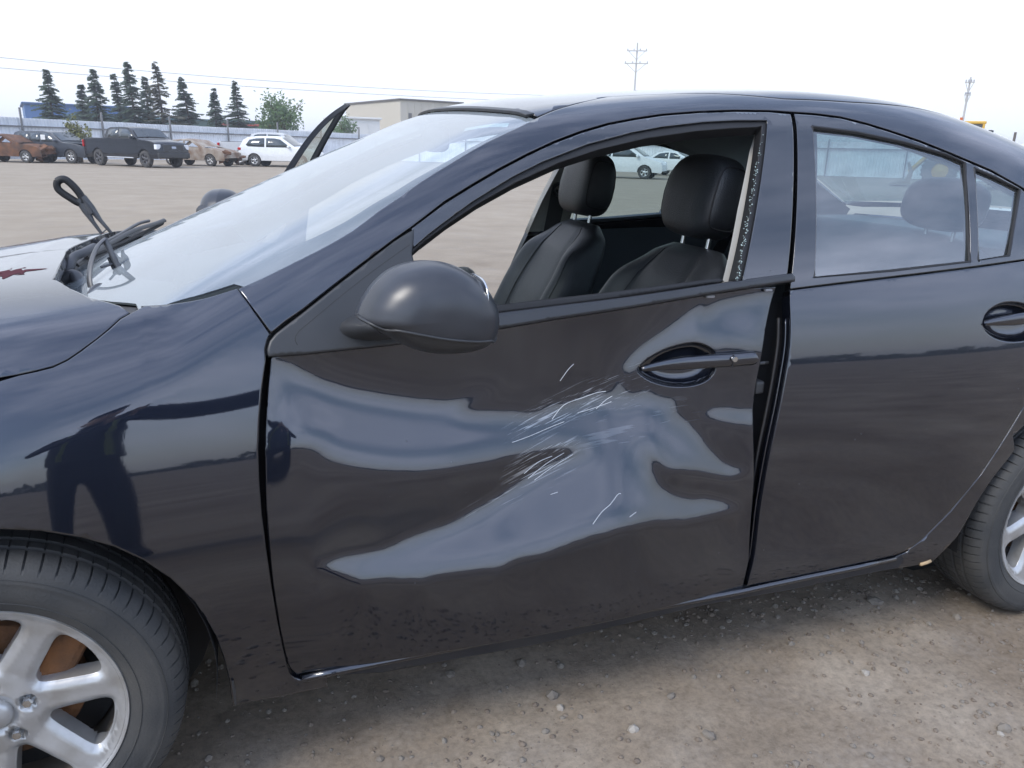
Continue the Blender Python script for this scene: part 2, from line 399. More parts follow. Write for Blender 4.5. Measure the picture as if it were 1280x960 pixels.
def Hlow(x, y):
    hc = np.interp(x, [-.95, -.85, -.6, -.3, 0, .3, .55, .9, 2.6, 3.0, 3.3, 3.5, 3.62, 3.7], [.72, .79, .90, .975, 1.022, 1.045, 1.04, .7, .7, 1.05, 1.10, 1.095, 1.04, .9])
    return hc-(.045+.05*np.clip(.3-x, 0, .7))*np.abs(y/.7)**4.5
ZC = (np.array([.9, 1.0, 1.15, 1.4, 1.65, 1.9, 2.1, 2.25, 2.4, 2.6, 2.8, 3.0, 3.15, 3.3, 3.5]), np.array([1.37, 1.392, 1.424, 1.450, 1.470, 1.481, 1.477, 1.464, 1.435, 1.378, 1.30, 1.212, 1.142, 1.07, .97]))
_zx = np.linspace(-1, 3.7, 941); _zz = np.interp(_zx, *ZC)
_zz = np.where(_zx > 1.0, _zz, 1.395+.425*(_zx-1.0)-.03*(_zx-1.0)**2)
_zz = np.convolve(np.pad(_zz, 15, mode='edge'), np.ones(31)/31, 'valid')
def Hcab(x, y): return np.interp(x, _zx, _zz)-np.interp(x, [.3, 1.1, 1.6], [.2, .17, .13])*y*y
def smin(a, b, k): h = np.maximum(k-np.abs(a-b), 0)/k; return np.minimum(a, b)-h*h*k*.25
def FB(x, y, z):
    a = y-Yside(x, z); hl_, hc_ = Hlow(x, y), Hcab(x, y); b = -smin(-hl_, -hc_, .03)-z
    return smin(a, b, np.interp(x, [.2, .6], [.13, .09]))
def on_side(x, z):                       # (x,z) -> surface point, near side
    x = np.asarray(x, float); z = np.asarray(z, float); lo = np.full(x.shape, -1.05); hi = np.full(x.shape, .2)
    for _ in range(40):
        m_ = (lo+hi)/2; ins = FB(x, m_, z) > 0; hi = np.where(ins, m_, hi); lo = np.where(ins, lo, m_)
    return np.stack([x, (lo+hi)/2, z], -1)
def on_top(x, y):                        # (x,y) -> surface point
    x = np.asarray(x, float); y = np.asarray(y, float); hi = np.full(x.shape, 1.7); lo = np.full(x.shape, .3)
    for _ in range(40):
        m_ = (lo+hi)/2; ins = FB(x, np.minimum(y, -y), m_) > 0; lo = np.where(ins, m_, lo); hi = np.where(ins, hi, m_)
    return np.stack([x, y, (lo+hi)/2], -1)
AX = (-.12, .66); AK = .7
def on_cab(x, y):                        # windscreen sheet: cabin shape without the bonnet
    x = np.asarray(x, float); y = np.asarray(y, float); hi = np.full(x.shape, 1.7); lo = np.full(x.shape, .3); ya = np.minimum(y, -y)
    for _ in range(40):
        m_ = (lo+hi)/2; ins = smin(ya-Yside(x, m_), Hcab(x, ya)-m_, .09) > 0; lo = np.where(ins, m_, lo); hi = np.where(ins, hi, m_)
    return np.stack([x, y, (lo+hi)/2], -1)
def on_rad(x, a):                        # (x, angle*AK) round the long axis -> surface point
    x = np.asarray(x, float); th = np.asarray(a, float)/AK; lo = np.zeros(x.shape); hi = np.full(x.shape, 1.3)
    for _ in range(42):
        m_ = (lo+hi)/2; ins = FB(x, AX[0]-m_*np.cos(th), AX[1]+m_*np.sin(th)) > 0; lo = np.where(ins, m_, lo); hi = np.where(ins, hi, m_)
    r = (lo+hi)/2; return np.stack([x, AX[0]-r*np.cos(th), AX[1]+r*np.sin(th)], -1)
def rays(px):
    px = np.atleast_2d(np.asarray(px, float)); return FW+RX*((px[:, :1]-640)/FL)-UP*((px[:, 1:]-480)/FL)
def hit(px, off=0.0):                    # photo pixel -> point where its ray meets the body
    D = rays(px); t = np.linspace(.55, 3.2, 1400); X = CAM+D[:, None, :]*t[None, :, None]
    ins = FB(X[..., 0], X[..., 1], X[..., 2]) > off; k = ins.argmax(1); k = np.where(ins.any(1), k, 1399)
    lo = t[np.maximum(k-1, 0)]; hi = t[k]
    for _ in range(25):
        m_ = (lo+hi)/2; Q = CAM+D*m_[:, None]; i_ = FB(Q[:, 0], Q[:, 1], Q[:, 2]) > off; hi = np.where(i_, m_, hi); lo = np.where(i_, lo, m_)
    return CAM+D*hi[:, None]
def xz(px): return hit(px)[:, [0, 2]]
def xy(px): return hit(px)[:, [0, 1]]
def xa(px): q = hit(px); return np.stack([q[:, 0], np.arctan2(q[:, 2]-AX[1], AX[0]-q[:, 1])*AK], 1)
def xa_pt(x, y, z): return [x, math.atan2(z-AX[1], AX[0]-y)*AK]
def at_y(px, py, y): d = rays([(px, py)])[0]; return CAM+d*((y-CAM[1])/d[1])
def at_z(px, py, z): d = rays([(px, py)])[0]; return CAM+d*((z-CAM[2])/d[2])
def at_d(px, py, dist): d = rays([(px, py)])[0]; return CAM+d*(dist/math.hypot(d[0], d[1]))
def pix(P): d = np.atleast_2d(P)-CAM; z = d@FW; return np.stack([640+FL*(d@RX)/z, 480-FL*(d@UP)/z], 1)
def crop(ox, oy, s, pts): return [(ox+x/s, oy+y/s) for x, y in pts]

# photo outlines (pixels of the 1280x960 photograph)
GAP_HOOD = [(0, 474), (23, 470), (46, 465), (66, 460), (85, 451), (101, 440), (121, 425), (137, 412), (151, 399), (165, 391), (180, 383)]
COWL_EDGE = [(177, 382.5), (215, 380), (252, 374), (277, 367), (296, 361)]
A_SEAM = [(296, 361), (317, 390), (337, 418.5)]
FEND_REAR = crop(320, 360, 1.882, [(22, 168), (12, 240), (6, 310), (4, 380), (6, 450), (12, 530), (22, 610), (35, 700), (48, 780), (60, 840), (72, 890), (79, 908)])
DOOR_FRONT = crop(320, 360, 1.882, [(37, 172), (31, 240), (26, 310), (23, 380), (24, 450), (26, 530), (32, 610), (41, 700), (53, 780), (64, 840), (76, 888), (86, 905)])
ARCH_F = [(291, 882), (288, 852), (280.6, 822.5), (271, 796), (258, 774), (245, 754), (230, 738), (213, 722), (180, 700), (143, 683), (100, 671), (50, 663), (2, 661)]
DOOR_BOT = [(372, 846), (420, 836), (480, 824), (555, 809), (630, 794), (705, 779), (780, 764), (855, 749.5), (927, 736)]
DOOR_REAR = [(975, 362), (966, 413), (960.5, 446), (955, 480), (951, 508), (948, 535), (947.5, 570), (947, 602), (942, 646), (939, 680), (938, 701), (930, 735)]
DOOR_TOP = [(341, 449), (380, 444.5), (427, 439), (470, 434), (520, 428), (560, 423), (619, 411.5), (700, 398), (782, 385.5), (882, 368.5), (930, 363), (975, 360)]
RD_FRONT = [(987, 363), (988.5, 400), (987.6, 432), (982, 470), (974, 513.5), (964.6, 557), (956.5, 600), (950, 640), (945.5, 680), (942, 702), (934, 733)]
RD_TOP = [(987, 363), (1060, 354), (1140, 344.5), (1212, 335.5), (1280, 326)]
RD_LOW = [(1280, 508), (1259, 543), (1227, 592), (1189, 638), (1151, 676), (1135, 687), (1118.5, 694), (1070, 705), (1015, 716.5), (934, 733)]
SILL_BOT = [(291, 882), (350, 871), (409, 858.5), (480, 841), (560, 826), (667, 807), (817, 772), (880, 757), (988, 738), (1097, 715), (1140, 708), (1165, 703)]
ARCH_R = [(1165, 703), (1180, 689), (1196, 672), (1208, 652), (1224, 624), (1242, 597), (1260.5, 574), (1269, 562)]
SEAL_OUT = [(333, 446), (332.5, 436), (335, 426), (338.5, 418), (358, 402), (380, 387), (419.5, 356), (454, 329), (491, 301), (515, 284), (556, 252), (590, 231), (624, 211), (658, 193), (692, 177), (726, 164), (760, 154), (794, 147.5), (828, 142.5), (873, 139), (918, 137.5), (960, 138), (991, 140), (1020, 142), (1051, 146), (1083, 154), (1115, 164), (1150, 176), (1182.5, 189), (1239, 213), (1280, 236)]
PILLAR_UP = [(296, 361), (328, 347), (360, 331), (400, 311), (440, 288), (473, 263), (500, 245), (526, 226), (568, 200), (606, 178), (646, 159), (672, 146.5), (692, 138), (712, 132), (736, 126), (760, 121)]
FRAME_IN = [(517, 309), (535, 293), (556, 277), (590, 252), (640, 221), (677.5, 202), (733.7, 180), (790, 165), (827.5, 158), (880, 152), (920, 150), (959, 149.5)]
OPEN_TOP = [(513, 319), (533, 301), (560, 281), (600, 254), (646.5, 228), (701, 203), (751, 186.5), (810, 172.5), (873, 163.5), (915, 160), (948, 158.5)]
GLASS_R = [(1015.6, 158.7), (1070, 165.5), (1130, 178), (1182.5, 193), (1207, 204), (1213, 327.5), (1115, 339), (1018, 347)]
GLASS_Q = [(1218, 210.5), (1246, 222.5), (1275.5, 237.5), (1262, 320), (1223, 325.6)]
HOOD_REAR = [(177, 382.5), (151, 381), (114.5, 371.6), (91.6, 361), (68.7, 348.7), (62, 335)]

# ------------------------------------------------------------------ ground
def ground_mat():
    m, t, b = node_mat('dirt'); N = t.nodes.new; K = t.links.new
    co = N('ShaderNodeTexCoord'); b.inputs['Roughness'].default_value = .92; b.inputs['Specular IOR Level'].default_value = .2
    def noise(s, d=6, r=.6, stretch=None):
        n = N('ShaderNodeTexNoise'); n.inputs['Scale'].default_value = s; n.inputs['Detail'].default_value = d; n.inputs['Roughness'].default_value = r
        if stretch:
            mp_ = N('ShaderNodeMapping'); mp_.inputs['Scale'].default_value = stretch; mp_.inputs['Rotation'].default_value = (0, 0, R_(18)); K(co.outputs['Object'], mp_.inputs[0]); K(mp_.outputs[0], n.inputs[0])
        else: K(co.outputs['Object'], n.inputs[0])
        return n
    def ramp(src, stops):
        r = N('ShaderNodeValToRGB'); e = r.color_ramp.elements
        while len(e) < len(stops): e.new(.5)
        for k, (p_, c) in enumerate(stops): e[k].position = p_; e[k].color = (*c, 1)
        K(src.outputs[0], r.inputs[0]); return r
    n1 = noise(1.3, 9, .62); c1 = ramp(n1, [(.28, (.140, .106, .074)), (.5, (.236, .192, .145)), (.72, (.338, .290, .230))])
    n2 = noise(48, 8, .78); c2 = ramp(n2, [(.32, (.55, .54, .53)), (.52, (1, 1, 1)), (.72, (1.35, 1.33, 1.3))])
    mu = N('ShaderNodeMixRGB'); mu.blend_type = 'MULTIPLY'; mu.inputs[0].default_value = .75; K(c1.outputs[0], mu.inputs[1]); K(c2.outputs[0], mu.inputs[2])
    # long wheel tracks far out in the yard
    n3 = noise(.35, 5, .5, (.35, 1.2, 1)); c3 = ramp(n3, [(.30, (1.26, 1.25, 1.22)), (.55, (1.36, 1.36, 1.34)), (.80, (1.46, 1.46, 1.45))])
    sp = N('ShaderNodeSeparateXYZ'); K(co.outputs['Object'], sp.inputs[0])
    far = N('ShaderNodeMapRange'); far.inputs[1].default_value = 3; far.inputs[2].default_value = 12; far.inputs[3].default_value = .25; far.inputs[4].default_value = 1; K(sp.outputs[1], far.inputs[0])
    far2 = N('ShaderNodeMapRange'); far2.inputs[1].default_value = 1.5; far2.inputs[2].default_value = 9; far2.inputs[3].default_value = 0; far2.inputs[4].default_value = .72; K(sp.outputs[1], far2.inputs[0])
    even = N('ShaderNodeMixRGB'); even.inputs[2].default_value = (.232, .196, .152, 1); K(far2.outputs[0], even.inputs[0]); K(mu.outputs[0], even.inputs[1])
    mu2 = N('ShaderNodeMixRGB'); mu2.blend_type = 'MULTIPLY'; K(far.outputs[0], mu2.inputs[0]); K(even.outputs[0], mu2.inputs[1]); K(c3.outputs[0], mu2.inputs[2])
    # packed small gravel
    v = N('ShaderNodeTexVoronoi'); v.inputs['Scale'].default_value = 62; K(co.outputs['Object'], v.inputs[0])
    cv = ramp(v, [(.0, (.33, .31, .285)), (.5, (.25, .22, .19)), (1, (.12, .10, .085))])
    n4 = noise(3.2, 5, .65); mk = N('ShaderNodeMapRange'); mk.inputs[1].default_value = .50; mk.inputs[2].default_value = .68; mk.inputs[3].default_value = .03; mk.inputs[4].default_value = .35; K(n4.outputs[0], mk.inputs[0])
    m3 = N('ShaderNodeMixRGB'); K(mk.outputs[0], m3.inputs[0]); K(mu2.outputs[0], m3.inputs[1]); K(cv.outputs[0], m3.inputs[2])
    K(m3.outputs[0], b.inputs['Base Color'])
    bp = N('ShaderNodeBump'); bp.inputs['Strength'].default_value = .4; bp.inputs['Distance'].default_value = .008; K(n2.outputs[0], bp.inputs['Height'])
    bp2 = N('ShaderNodeBump'); bp2.inputs['Strength'].default_value = .10; bp2.inputs['Distance'].default_value = .005; bp2.invert = True; K(v.outputs['Distance'], bp2.inputs['Height']); K(bp.outputs[0], bp2.inputs['Normal'])
    K(bp2.outputs[0], b.inputs['Normal'])
    return m
DIRT = ground_mat()
def grid_axis(a, b, core0, core1, fine, grow=1.28):
    xs = list(np.arange(core0, core1+1e-6, fine)); s = fine
    while xs[-1] < b: s *= grow; xs.append(min(xs[-1]+s, b))
    s = fine
    while xs[0] > a: s *= grow; xs.insert(0, max(xs[0]-s, a))
    return np.array(xs)
gx = grid_axis(-900, 900, -.4, 3.2, .022); gy = grid_axis(-600, 1200, -1.9, -.1, .022)
GX, GY = np.meshgrid(gx, gy)
def vnoise(X, Y, s, seed):
    r = np.random.default_rng(seed); tb = r.random((256, 256)); x = X*s+100; y = Y*s+100
    xi = np.floor(x).astype(int); yi = np.floor(y).astype(int); fx = x-xi; fy = y-yi; fx = fx*fx*(3-2*fx); fy = fy*fy*(3-2*fy)
    g = lambda a, b_: tb[a % 256, b_ % 256]
    return g(xi, yi)*(1-fx)*(1-fy)+g(xi+1, yi)*fx*(1-fy)+g(xi, yi+1)*(1-fx)*fy+g(xi+1, yi+1)*fx*fy
def ground_z(X, Y):
    near = smoothstep(5, 2, np.hypot(X-1.3, Y+1))
    return near*((vnoise(X, Y, 3, 1)-.5)*.022+(vnoise(X, Y, 11, 2)-.5)*.008+(vnoise(X, Y, 30, 3)-.5)*.0035)+(1-near)*(vnoise(X, Y, .35, 4)-.5)*.03*smoothstep(400, 60, np.hypot(X, Y))
GZ = ground_z(GX, GY)
nx, ny = len(gx), len(gy)
ii = np.arange(nx*ny).reshape(ny, nx)
Fg = np.stack([ii[:-1, :-1], ii[:-1, 1:], ii[1:, 1:], ii[1:, :-1]], -1).reshape(-1, 4)
gme = bpy.data.meshes.new('ground'); gme.from_pydata(np.stack([GX, GY, GZ], -1).reshape(-1, 3).tolist(), [], Fg.tolist())
for p_ in gme.polygons: p_.use_smooth = True
ground = add('ground', gme, DIRT); ground['kind'] = 'structure'; ground['label'] = 'packed brown dirt and gravel yard'

# ------------------------------------------------------------------ the damaged car
car = empty('damaged_car', 'black four-door sedan with its front door caved in and side window missing', 'car')
# fender
arch = xz(ARCH_F)
acx, acz = 0.0, .335
arad = float(np.mean(np.hypot(arch[4:, 0]-acx, arch[4:, 1]-acz)))
fl = []
fl += list(xa(GAP_HOOD[1:])) + list(xa(spline(COWL_EDGE, k=3))) + list(xa(A_SEAM[1:])) + list(xa([(334, 424), (331, 436)])) + list(xa(FEND_REAR))
fl += list(xa([(362, 843), (368, 848), (376, 850), (390, 849), (409, 845), (409, 858.5), (350, 871), (291, 882)])) + list(xa(ARCH_F[1:]))
pa = on_side(*(arch[-1][None, :].T))[0]
a0 = math.atan2(arch[-1][1]-acz, arch[-1][0]-acx)
for k in range(1, 11):
    a = a0+(math.pi*1.02-a0)*k/10; q = on_side([acx+arad*math.cos(a)], [acz+arad*math.sin(a)])[0]; fl.append(xa_pt(*q))
for x, z in ((-.58, .33), (-.68, .42), (-.76, .58), (-.74, .70), (-.52, .755), (-.35, .80), (-.15, .845)):
    fl.append(xa_pt(*on_side([x], [z])[0]))
fender_poly = fl
panel('front_fender', fl, on_rad, PAINT, car, step=.016, depth=.02)
panel('front_fender', fl, on_rad, PAINT, car, step=.03, depth=.02, mirror=True)
# bonnet: near half outline, mirrored
hr = hit(HOOD_REAR); hg = hit(GAP_HOOD[:-1])
hl = [xa_pt(*q) for q in hg[::-1]]
hl += [xa_pt(*on_side([x], [z])[0]) for x, z in ((-.15, .852), (-.35, .807), (-.52, .762), (-.70, .715))]
hood_top = math.pi/2*AK
yc = hr[-1][0]
def centre(x): return xa_pt(*on_top([x], [-1e-4])[0])
hl += [xa_pt(*on_top([-.76], [-.52])[0]), xa_pt(*on_top([-.84], [-.3])[0]), centre(-.86)]
hl += [centre(yc-.012), xa_pt(*on_top([yc-.010], [-.06])[0])]
hl += [xa_pt(*q) for q in hr[1:-1][::-1] if q[1] < -.09]
def on_rad_c(x, a):
    return on_rad(x, a)
hood = panel('bonnet', hl, on_rad, PAINT, car, step=.02, depth=.02, gap=.0035, mirror='both', rim=True)
# A pillar and roof rail, running back into the rear wing
su = hit(SEAL_OUT[3:]); pu = hit(spline(PILLAR_UP, k=2))
RAIL_Y = tuple((x, pu[-1][1]*(1-k)+k*-.50) for x, k in ((1.5, .3), (1.65, .6), (1.8, .9), (2.0, 1), (2.2, 1), (2.35, 1), (2.46, 1)))
print('pillar', pu[[0, -1]].round(3))
rail = [xa_pt(*q) for q in pu]
for x, y in RAIL_Y+((2.6, -.545), (2.8, -.60), (3.0, -.645), (3.12, -.665)):
    rail.append(xa_pt(*on_top([x], [y])[0]))
rail += [xa_pt(*on_side([x], [z])[0]) for x, z in ((3.16, 1.02), (3.0, .985), (2.82, .99), (2.70, 1.06), (2.60, 1.13))]
rail += [xa_pt(*q) for q in su[::-1]]
panel('pillar_and_roof_rail', rail, on_rad, PAINT, car, step=.02, depth=.02, gap=.002)
panel('pillar_and_roof_rail', rail, on_rad, PAINT, car, step=.04, depth=.02, gap=.002, mirror=True)
# roof skin (heightfield over x,y)
pr = hit([(672, 146.5), (692, 138), (712, 132), (736, 126), (760, 121)])
edge_y = [(q[0], q[1]) for q in pr]+list(RAIL_Y)
xf = pr[0][0]
def roof_front(y): return xf-.10*(1-(y/pr[0][1])**2)
roofp = [(x, y) for x, y in edge_y]+[(2.44, -.4), (2.41, -.2), (2.40, 0), (2.41, .2), (2.44, .4)]+[(x, -y) for x, y in edge_y[::-1]]+[(roof_front(y), y) for y in np.linspace(-pr[0][1], pr[0][1], 9)[1:-1]]
panel('roof', roofp, on_top, PAINT, car, step=.035, depth=.02, gap=.003)
# windscreen and rear window
wl = hit(spline(PILLAR_UP[:12], k=2)); cw = hit(COWL_EDGE)
wb = [(q[0]-.004, q[1]+.012) for q in cw[::-1]]
gl_low = [( .045+.62*abs(y)**1.9, y) for y in np.linspace(-.60, .60, 17)]
side = [(q[0], q[1]-.004) for q in wl[1:]]
wpoly = [(x, y) for x, y in wb]+gl_low+[(x, -y) for x, y in wb[::-1]]+[(x, -y) for x, y in side]+[(roof_front(y)-.012, y) for y in np.linspace(-pr[0][1], pr[0][1], 9)[1:-1]]+side[::-1]
def wind(x, y): q = on_cab(x, y); q[..., 2] -= .007; return q
WS = panel('windscreen', wpoly, wind, GLASS, car, step=.03, rim=False, edge=0)
rwp = [(2.465, -.495), (2.44, -.4), (2.41, -.2), (2.40, 0), (2.41, .2), (2.44, .4), (2.465, .495), (2.6, .54), (2.8, .595), (3.0, .64), (3.11, .66), (3.15, .3), (3.16, 0), (3.15, -.3), (3.11, -.66), (3.0, -.64), (2.8, -.595), (2.6, -.54)]
panel('rear_window', rwp, on_top, TINT, car, step=.05, rim=False, edge=0, off=-.003)
# printed black border of the windscreen
inn = []
c_ = np.array([.62, 0]); wp = np.array(wpoly)
frit_w = np.interp(wp[:, 0], [.1, .45, 1.2], [.055, .05, .03])
inner = inset(wp, .0) if area(wp) > 0 else wp[::-1]
wpp = resample(wp if area(wp) > 0 else wp[::-1], .04)
fw = np.interp(wpp[:, 0], [.05, .5, .9, 1.2], [.10, .045, .022, .02])
tmp = inset(wpp, 1.0)-wpp; tmp /= np.linalg.norm(tmp, axis=1, keepdims=True)
fin = wpp+tmp*fw[:, None]
FRIT = mat('black_frit', (.012, .012, .013), .12)
panel('windscreen_border', wpp, lambda x, y: wind(x, y)-np.array([0, 0, .004]), FRIT, WS, step=.03, rim=False, edge=0, holes=[fin])
panel('windscreen_header', [(roof_front(y)-.016, y) for y in np.linspace(-.5, .5, 15)]+[(roof_front(y)+.004, y) for y in np.linspace(.5, -.5, 15)], on_top, PLAST, car, step=.03, off=.002, depth=.006)
for (px_, py_, w_, h_) in ((608, 161, .10, .022), (158+0, 371, .035, .012)):
    d = rays([(px_, py_)])[0]; t_ = np.linspace(.5, 4, 3000); q = CAM+d*t_[:, None]; k = (wind(q[:, 0], q[:, 1])[:, 2]-.012 > q[:, 2]).argmax(); c = q[k]
    a_ = .55 if px_ > 300 else .35
    def stick(u, v, c=c, a_=a_): x = c[0]+u*math.cos(a_)+v*math.sin(a_); y = c[1]+u*math.sin(a_)*-1+v*math.cos(a_); return wind(x, y)-np.array([0, 0, .006])
    panel('sticker', [(-w_/2, -h_/2), (w_/2, -h_/2), (w_/2, h_/2), (-w_/2, h_/2)], stick, mat('pale_sticker', (.62, .72, .70), .6), WS, step=.02, rim=False, edge=0)

# sill
def sill(u, v): return on_side(u, v)
sb = xz(SILL_BOT); db = xz([(409, 845)]+DOOR_BOT[1:]+[(934, 734.5), (1015, 718), (1070, 707), (1118.5, 696), (1135, 689)])
lower = [p for p in sb if p[0] > xz([(409, 858)])[0][0]-.001]
# highlight lip below the doors
lip = np.vstack([hit([(378, 849)]), hit([(x, y+3.4) for x, y in DOOR_BOT[1:]]), hit([(960, 732), (1015, 720.5), (1070, 709.5), (1118.5, 698.5)])])
MB().tube([tuple(q+np.array([0, .001, 0])) for q in lip], .0080, 10).build('sill_step', PAINT, car, 180)

# rear wing (quarter panel) with arch
arr = xz(ARCH_R); rcx, rcz = 2.64, .335
rrad = float(np.mean(np.hypot(arr[1:, 0]-rcx, arr[1:, 1]-rcz)))
rl = xz(RD_LOW)
q1 = list(rl[:6][::-1])                             # door seam from low to high
print('rl', rl[:3].round(3), 'arr', arr[[0, -1]].round(3), rrad, 'arch', arad, arch[-1].round(3))
qp = [tuple(q_) for q_ in db]+[tuple(p) for p in q1]
seam_up = [(2.395, .76), (2.44, .87), (2.49, .955), (2.53, 1.02), (2.595, 1.125)]
qp += seam_up
qp += [(2.70, 1.055), (2.82, .985), (3.0, .98), (3.15, 1.0), (3.2, 1.05), (3.54, 1.03), (3.58, .9), (3.57, .7), (3.55, .5), (3.46, .32), (2.64+.36, .30)]
for k in range(0, 13):
    a = -.02+k/12*(math.pi-math.atan2(arr[-1][1]-rcz, rcx-arr[-1][0])-.03); qp.append((rcx+rrad*math.cos(a), rcz+rrad*math.sin(a)))
qp += [tuple(p) for p in arr[::-1]]
qp += [p for p in sb[::-1][1:] if p[0] >= db[0][0]]
RW = panel('rear_wing_and_sill', qp, on_side, PAINT, car, step=.022, depth=.03, gap=.0015)
RW.data.materials.append(mat('sill_shaded_black', (.012, .014, .019), .38, noise=((.035, .034, .033), 9, .5), bump=.08, bscale=300))  # shade of the dim ground mirrored here is put into the sill's colour
dbx = np.array(db)
for p_ in RW.data.polygons:
    c_ = p_.center
    if c_.x < 2.06 and c_.z < np.interp(c_.x, dbx[:, 0], dbx[:, 1])+.02: p_.material_index = 1
panel('rear_wing_and_sill', qp, on_side, PAINT, car, step=.05, depth=.03, gap=.0015, mirror=True)
MB().tube([tuple(q) for q in hit([(1150, 705.5), (1157, 703.5), (1163, 701)])], .005, 6).build('chipped_edge', mat('bare_primer', (.42, .30, .17), .8), car, 180)
# tail, boot lid, bumpers (closed body ends)
bl = [(3.12, -.68), (3.17, 0), (3.12, .68), (3.56, .62), (3.63, 0), (3.56, -.62)]
panel('boot_lid', bl, lambda x, y: np.stack([x, y, np.interp(x, [3.1, 3.2, 3.4, 3.5, 3.56, 3.63], [1.13, 1.115, 1.115, 1.11, 1.09, 1.03])-.05*y*y], -1), PAINT, car, step=.05)
def tailx(y, z): return np.stack([3.66-.32*np.abs(y)**3+np.interp(z, [.25, .45, .7, 1.05], [-.06, 0, -.01, -.07]), y, z], -1)
panel('rear_bumper', [(-.80, .26), (.80, .26), (.82, .68), (-.82, .68)], tailx, PAINT, car, step=.06)
panel('boot_panel', [(-.74, .70), (.74, .70), (.60, 1.05), (-.60, 1.05)], tailx, PAINT, car, step=.06)
for s in (-1, 1): panel('tail_lamp', [(s*.46, .80), (s*.78, .78), (s*.74, .96), (s*.50, .97)], tailx, CLEARP, car, step=.05, off=.006)
def nosex(y, z): return np.stack([-.93+.42*np.abs(y)**2.6+np.interp(z, [.2, .45, .7, .85], [.06, 0, .03, .12]), y, z], -1)
NOSE = panel('front_bumper', [(-.80, .22), (.80, .22), (.82, .62), (.62, .78), (-.62, .78), (-.82, .62)], nosex, PAINT, car, step=.05, flip=True, holes=[[(-.45, .28), (.45, .28), (.36, .46), (-.36, .46)]])
panel('grille', [(-.5, .26), (.5, .26), (.4, .48), (-.4, .48)], lambda y, z: nosex(y, z)+np.array([.03, 0, 0]), PLAST, NOSE, step=.06, flip=True)
for s in (-1, 1): panel('headlamp', [(s*.46, .665), (s*.76, .665), (s*.75, .76), (s*.52, .765)], nosex, WHITEP, car, step=.04, flip=True, off=.004)

# ------------------------------------------------------------------ front door: the dented skin
SKY_BIG = crop(320, 360, 1.882, [(30, 178), (85, 176), (130, 202), (205, 228), (300, 247), (420, 262), (535, 256), (487, 282)]) + \
    crop(620, 440, 3.2, [(0, 234), (60, 235), (160, 240), (215, 208), (290, 203), (360, 163), (430, 160), (462, 160), (480, 120), (497, 98), (515, 140), (545, 162), (600, 150), (660, 178), (715, 190), (727, 245), (770, 278), (830, 350), (870, 400), (930, 452), (1003, 470), (960, 500), (900, 502), (800, 482), (700, 476), (655, 440), (622, 408), (630, 460), (645, 510), (680, 545), (740, 572), (800, 582), (860, 578), (975, 622), (900, 648), (800, 675), (640, 690), (500, 720), (350, 757), (250, 797), (170, 825), (100, 832), (40, 862), (0, 882)]) + \
    crop(320, 360, 1.882, [(545, 665), (500, 670), (430, 680), (390, 692), (300, 690), (250, 698), (215, 682), (145, 655), (220, 622), (310, 605), (360, 580), (450, 550), (500, 522), (560, 490), (620, 450), (690, 408), (755, 385), (700, 380), (640, 390), (560, 405), (480, 420), (400, 432), (340, 432), (260, 425), (180, 408), (125, 376), (60, 380), (24, 389)])
SKY_TOP = crop(760, 340, 3.69, [(70, 425), (130, 355), (250, 270), (370, 183), (440, 133), (450, 185), (480, 142), (560, 118), (795, 84), (765, 240), (745, 362), (665, 365), (560, 350), (490, 358), (430, 328), (330, 335), (250, 368), (180, 408), (140, 440), (100, 475), (72, 462)])
SKY_REAR = crop(620, 440, 3.2, [(838, 252), (880, 224), (1058, 232), (1054, 292), (960, 288), (900, 276)])
SKY_MID = crop(320, 360, 1.882, [(690, 82), (800, 86), (855, 60), (870, 60), (830, 95), (800, 100)])
SKYS = [spline(s_, True, 3) for s_ in (SKY_BIG, SKY_TOP, SKY_REAR)]
def blur(a, n=1):
    for _ in range(n):
        b = np.pad(a, 1, mode='edge'); a = (b[:-2, 1:-1]+b[2:, 1:-1]+b[1:-1, :-2]+b[1:-1, 2:]+2*a)/6
    return a
door_poly = np.vstack([xz(spline(DOOR_FRONT, k=2)), xz(spline(DOOR_BOT, k=2)), xz(spline(DOOR_REAR, k=2)[::-1]), xz(DOOR_TOP[::-1])])
HS = .007
dxs = np.arange(.42, 1.70, HS); dzs = np.arange(.25, 1.07, HS)
DX, DZ = np.meshgrid(dxs, dzs)
P0 = on_side(DX.ravel(), DZ.ravel()).reshape(*DX.shape, 3); Y0 = P0[..., 1]; Y0z = np.gradient(Y0, HS, axis=0); Y0x = np.gradient(Y0, HS, axis=1)
inside = pip(door_poly, DX, DZ)
dist_edge = segdist(door_poly, DX.ravel(), DZ.ravel()).reshape(DX.shape)
front_l = np.vstack([xz(DOOR_FRONT), xz(DOOR_BOT)]); 
def linedist(ln, X, Y):
    d = np.full(X.shape, 1e9)
    for a, b in zip(ln[:-1], ln[1:]):
        ab = b-a; t = np.clip(((X-a[0])*ab[0]+(Y-a[1])*ab[1])/(ab@ab+1e-12), 0, 1); d = np.minimum(d, np.hypot(X-a[0]-t*ab[0], Y-a[1]-t*ab[1]))
    return d
dF = linedist(front_l, DX, DZ); dT = linedist(xz(DOOR_TOP), DX, DZ); dR = linedist(xz(DOOR_REAR), DX, DZ)
WA = np.where(inside, 0, .02)+np.where(dF < .012, 6, 0)+np.where(dT < .012, .5, 0)+np.where(dR < .02, .12, 0)
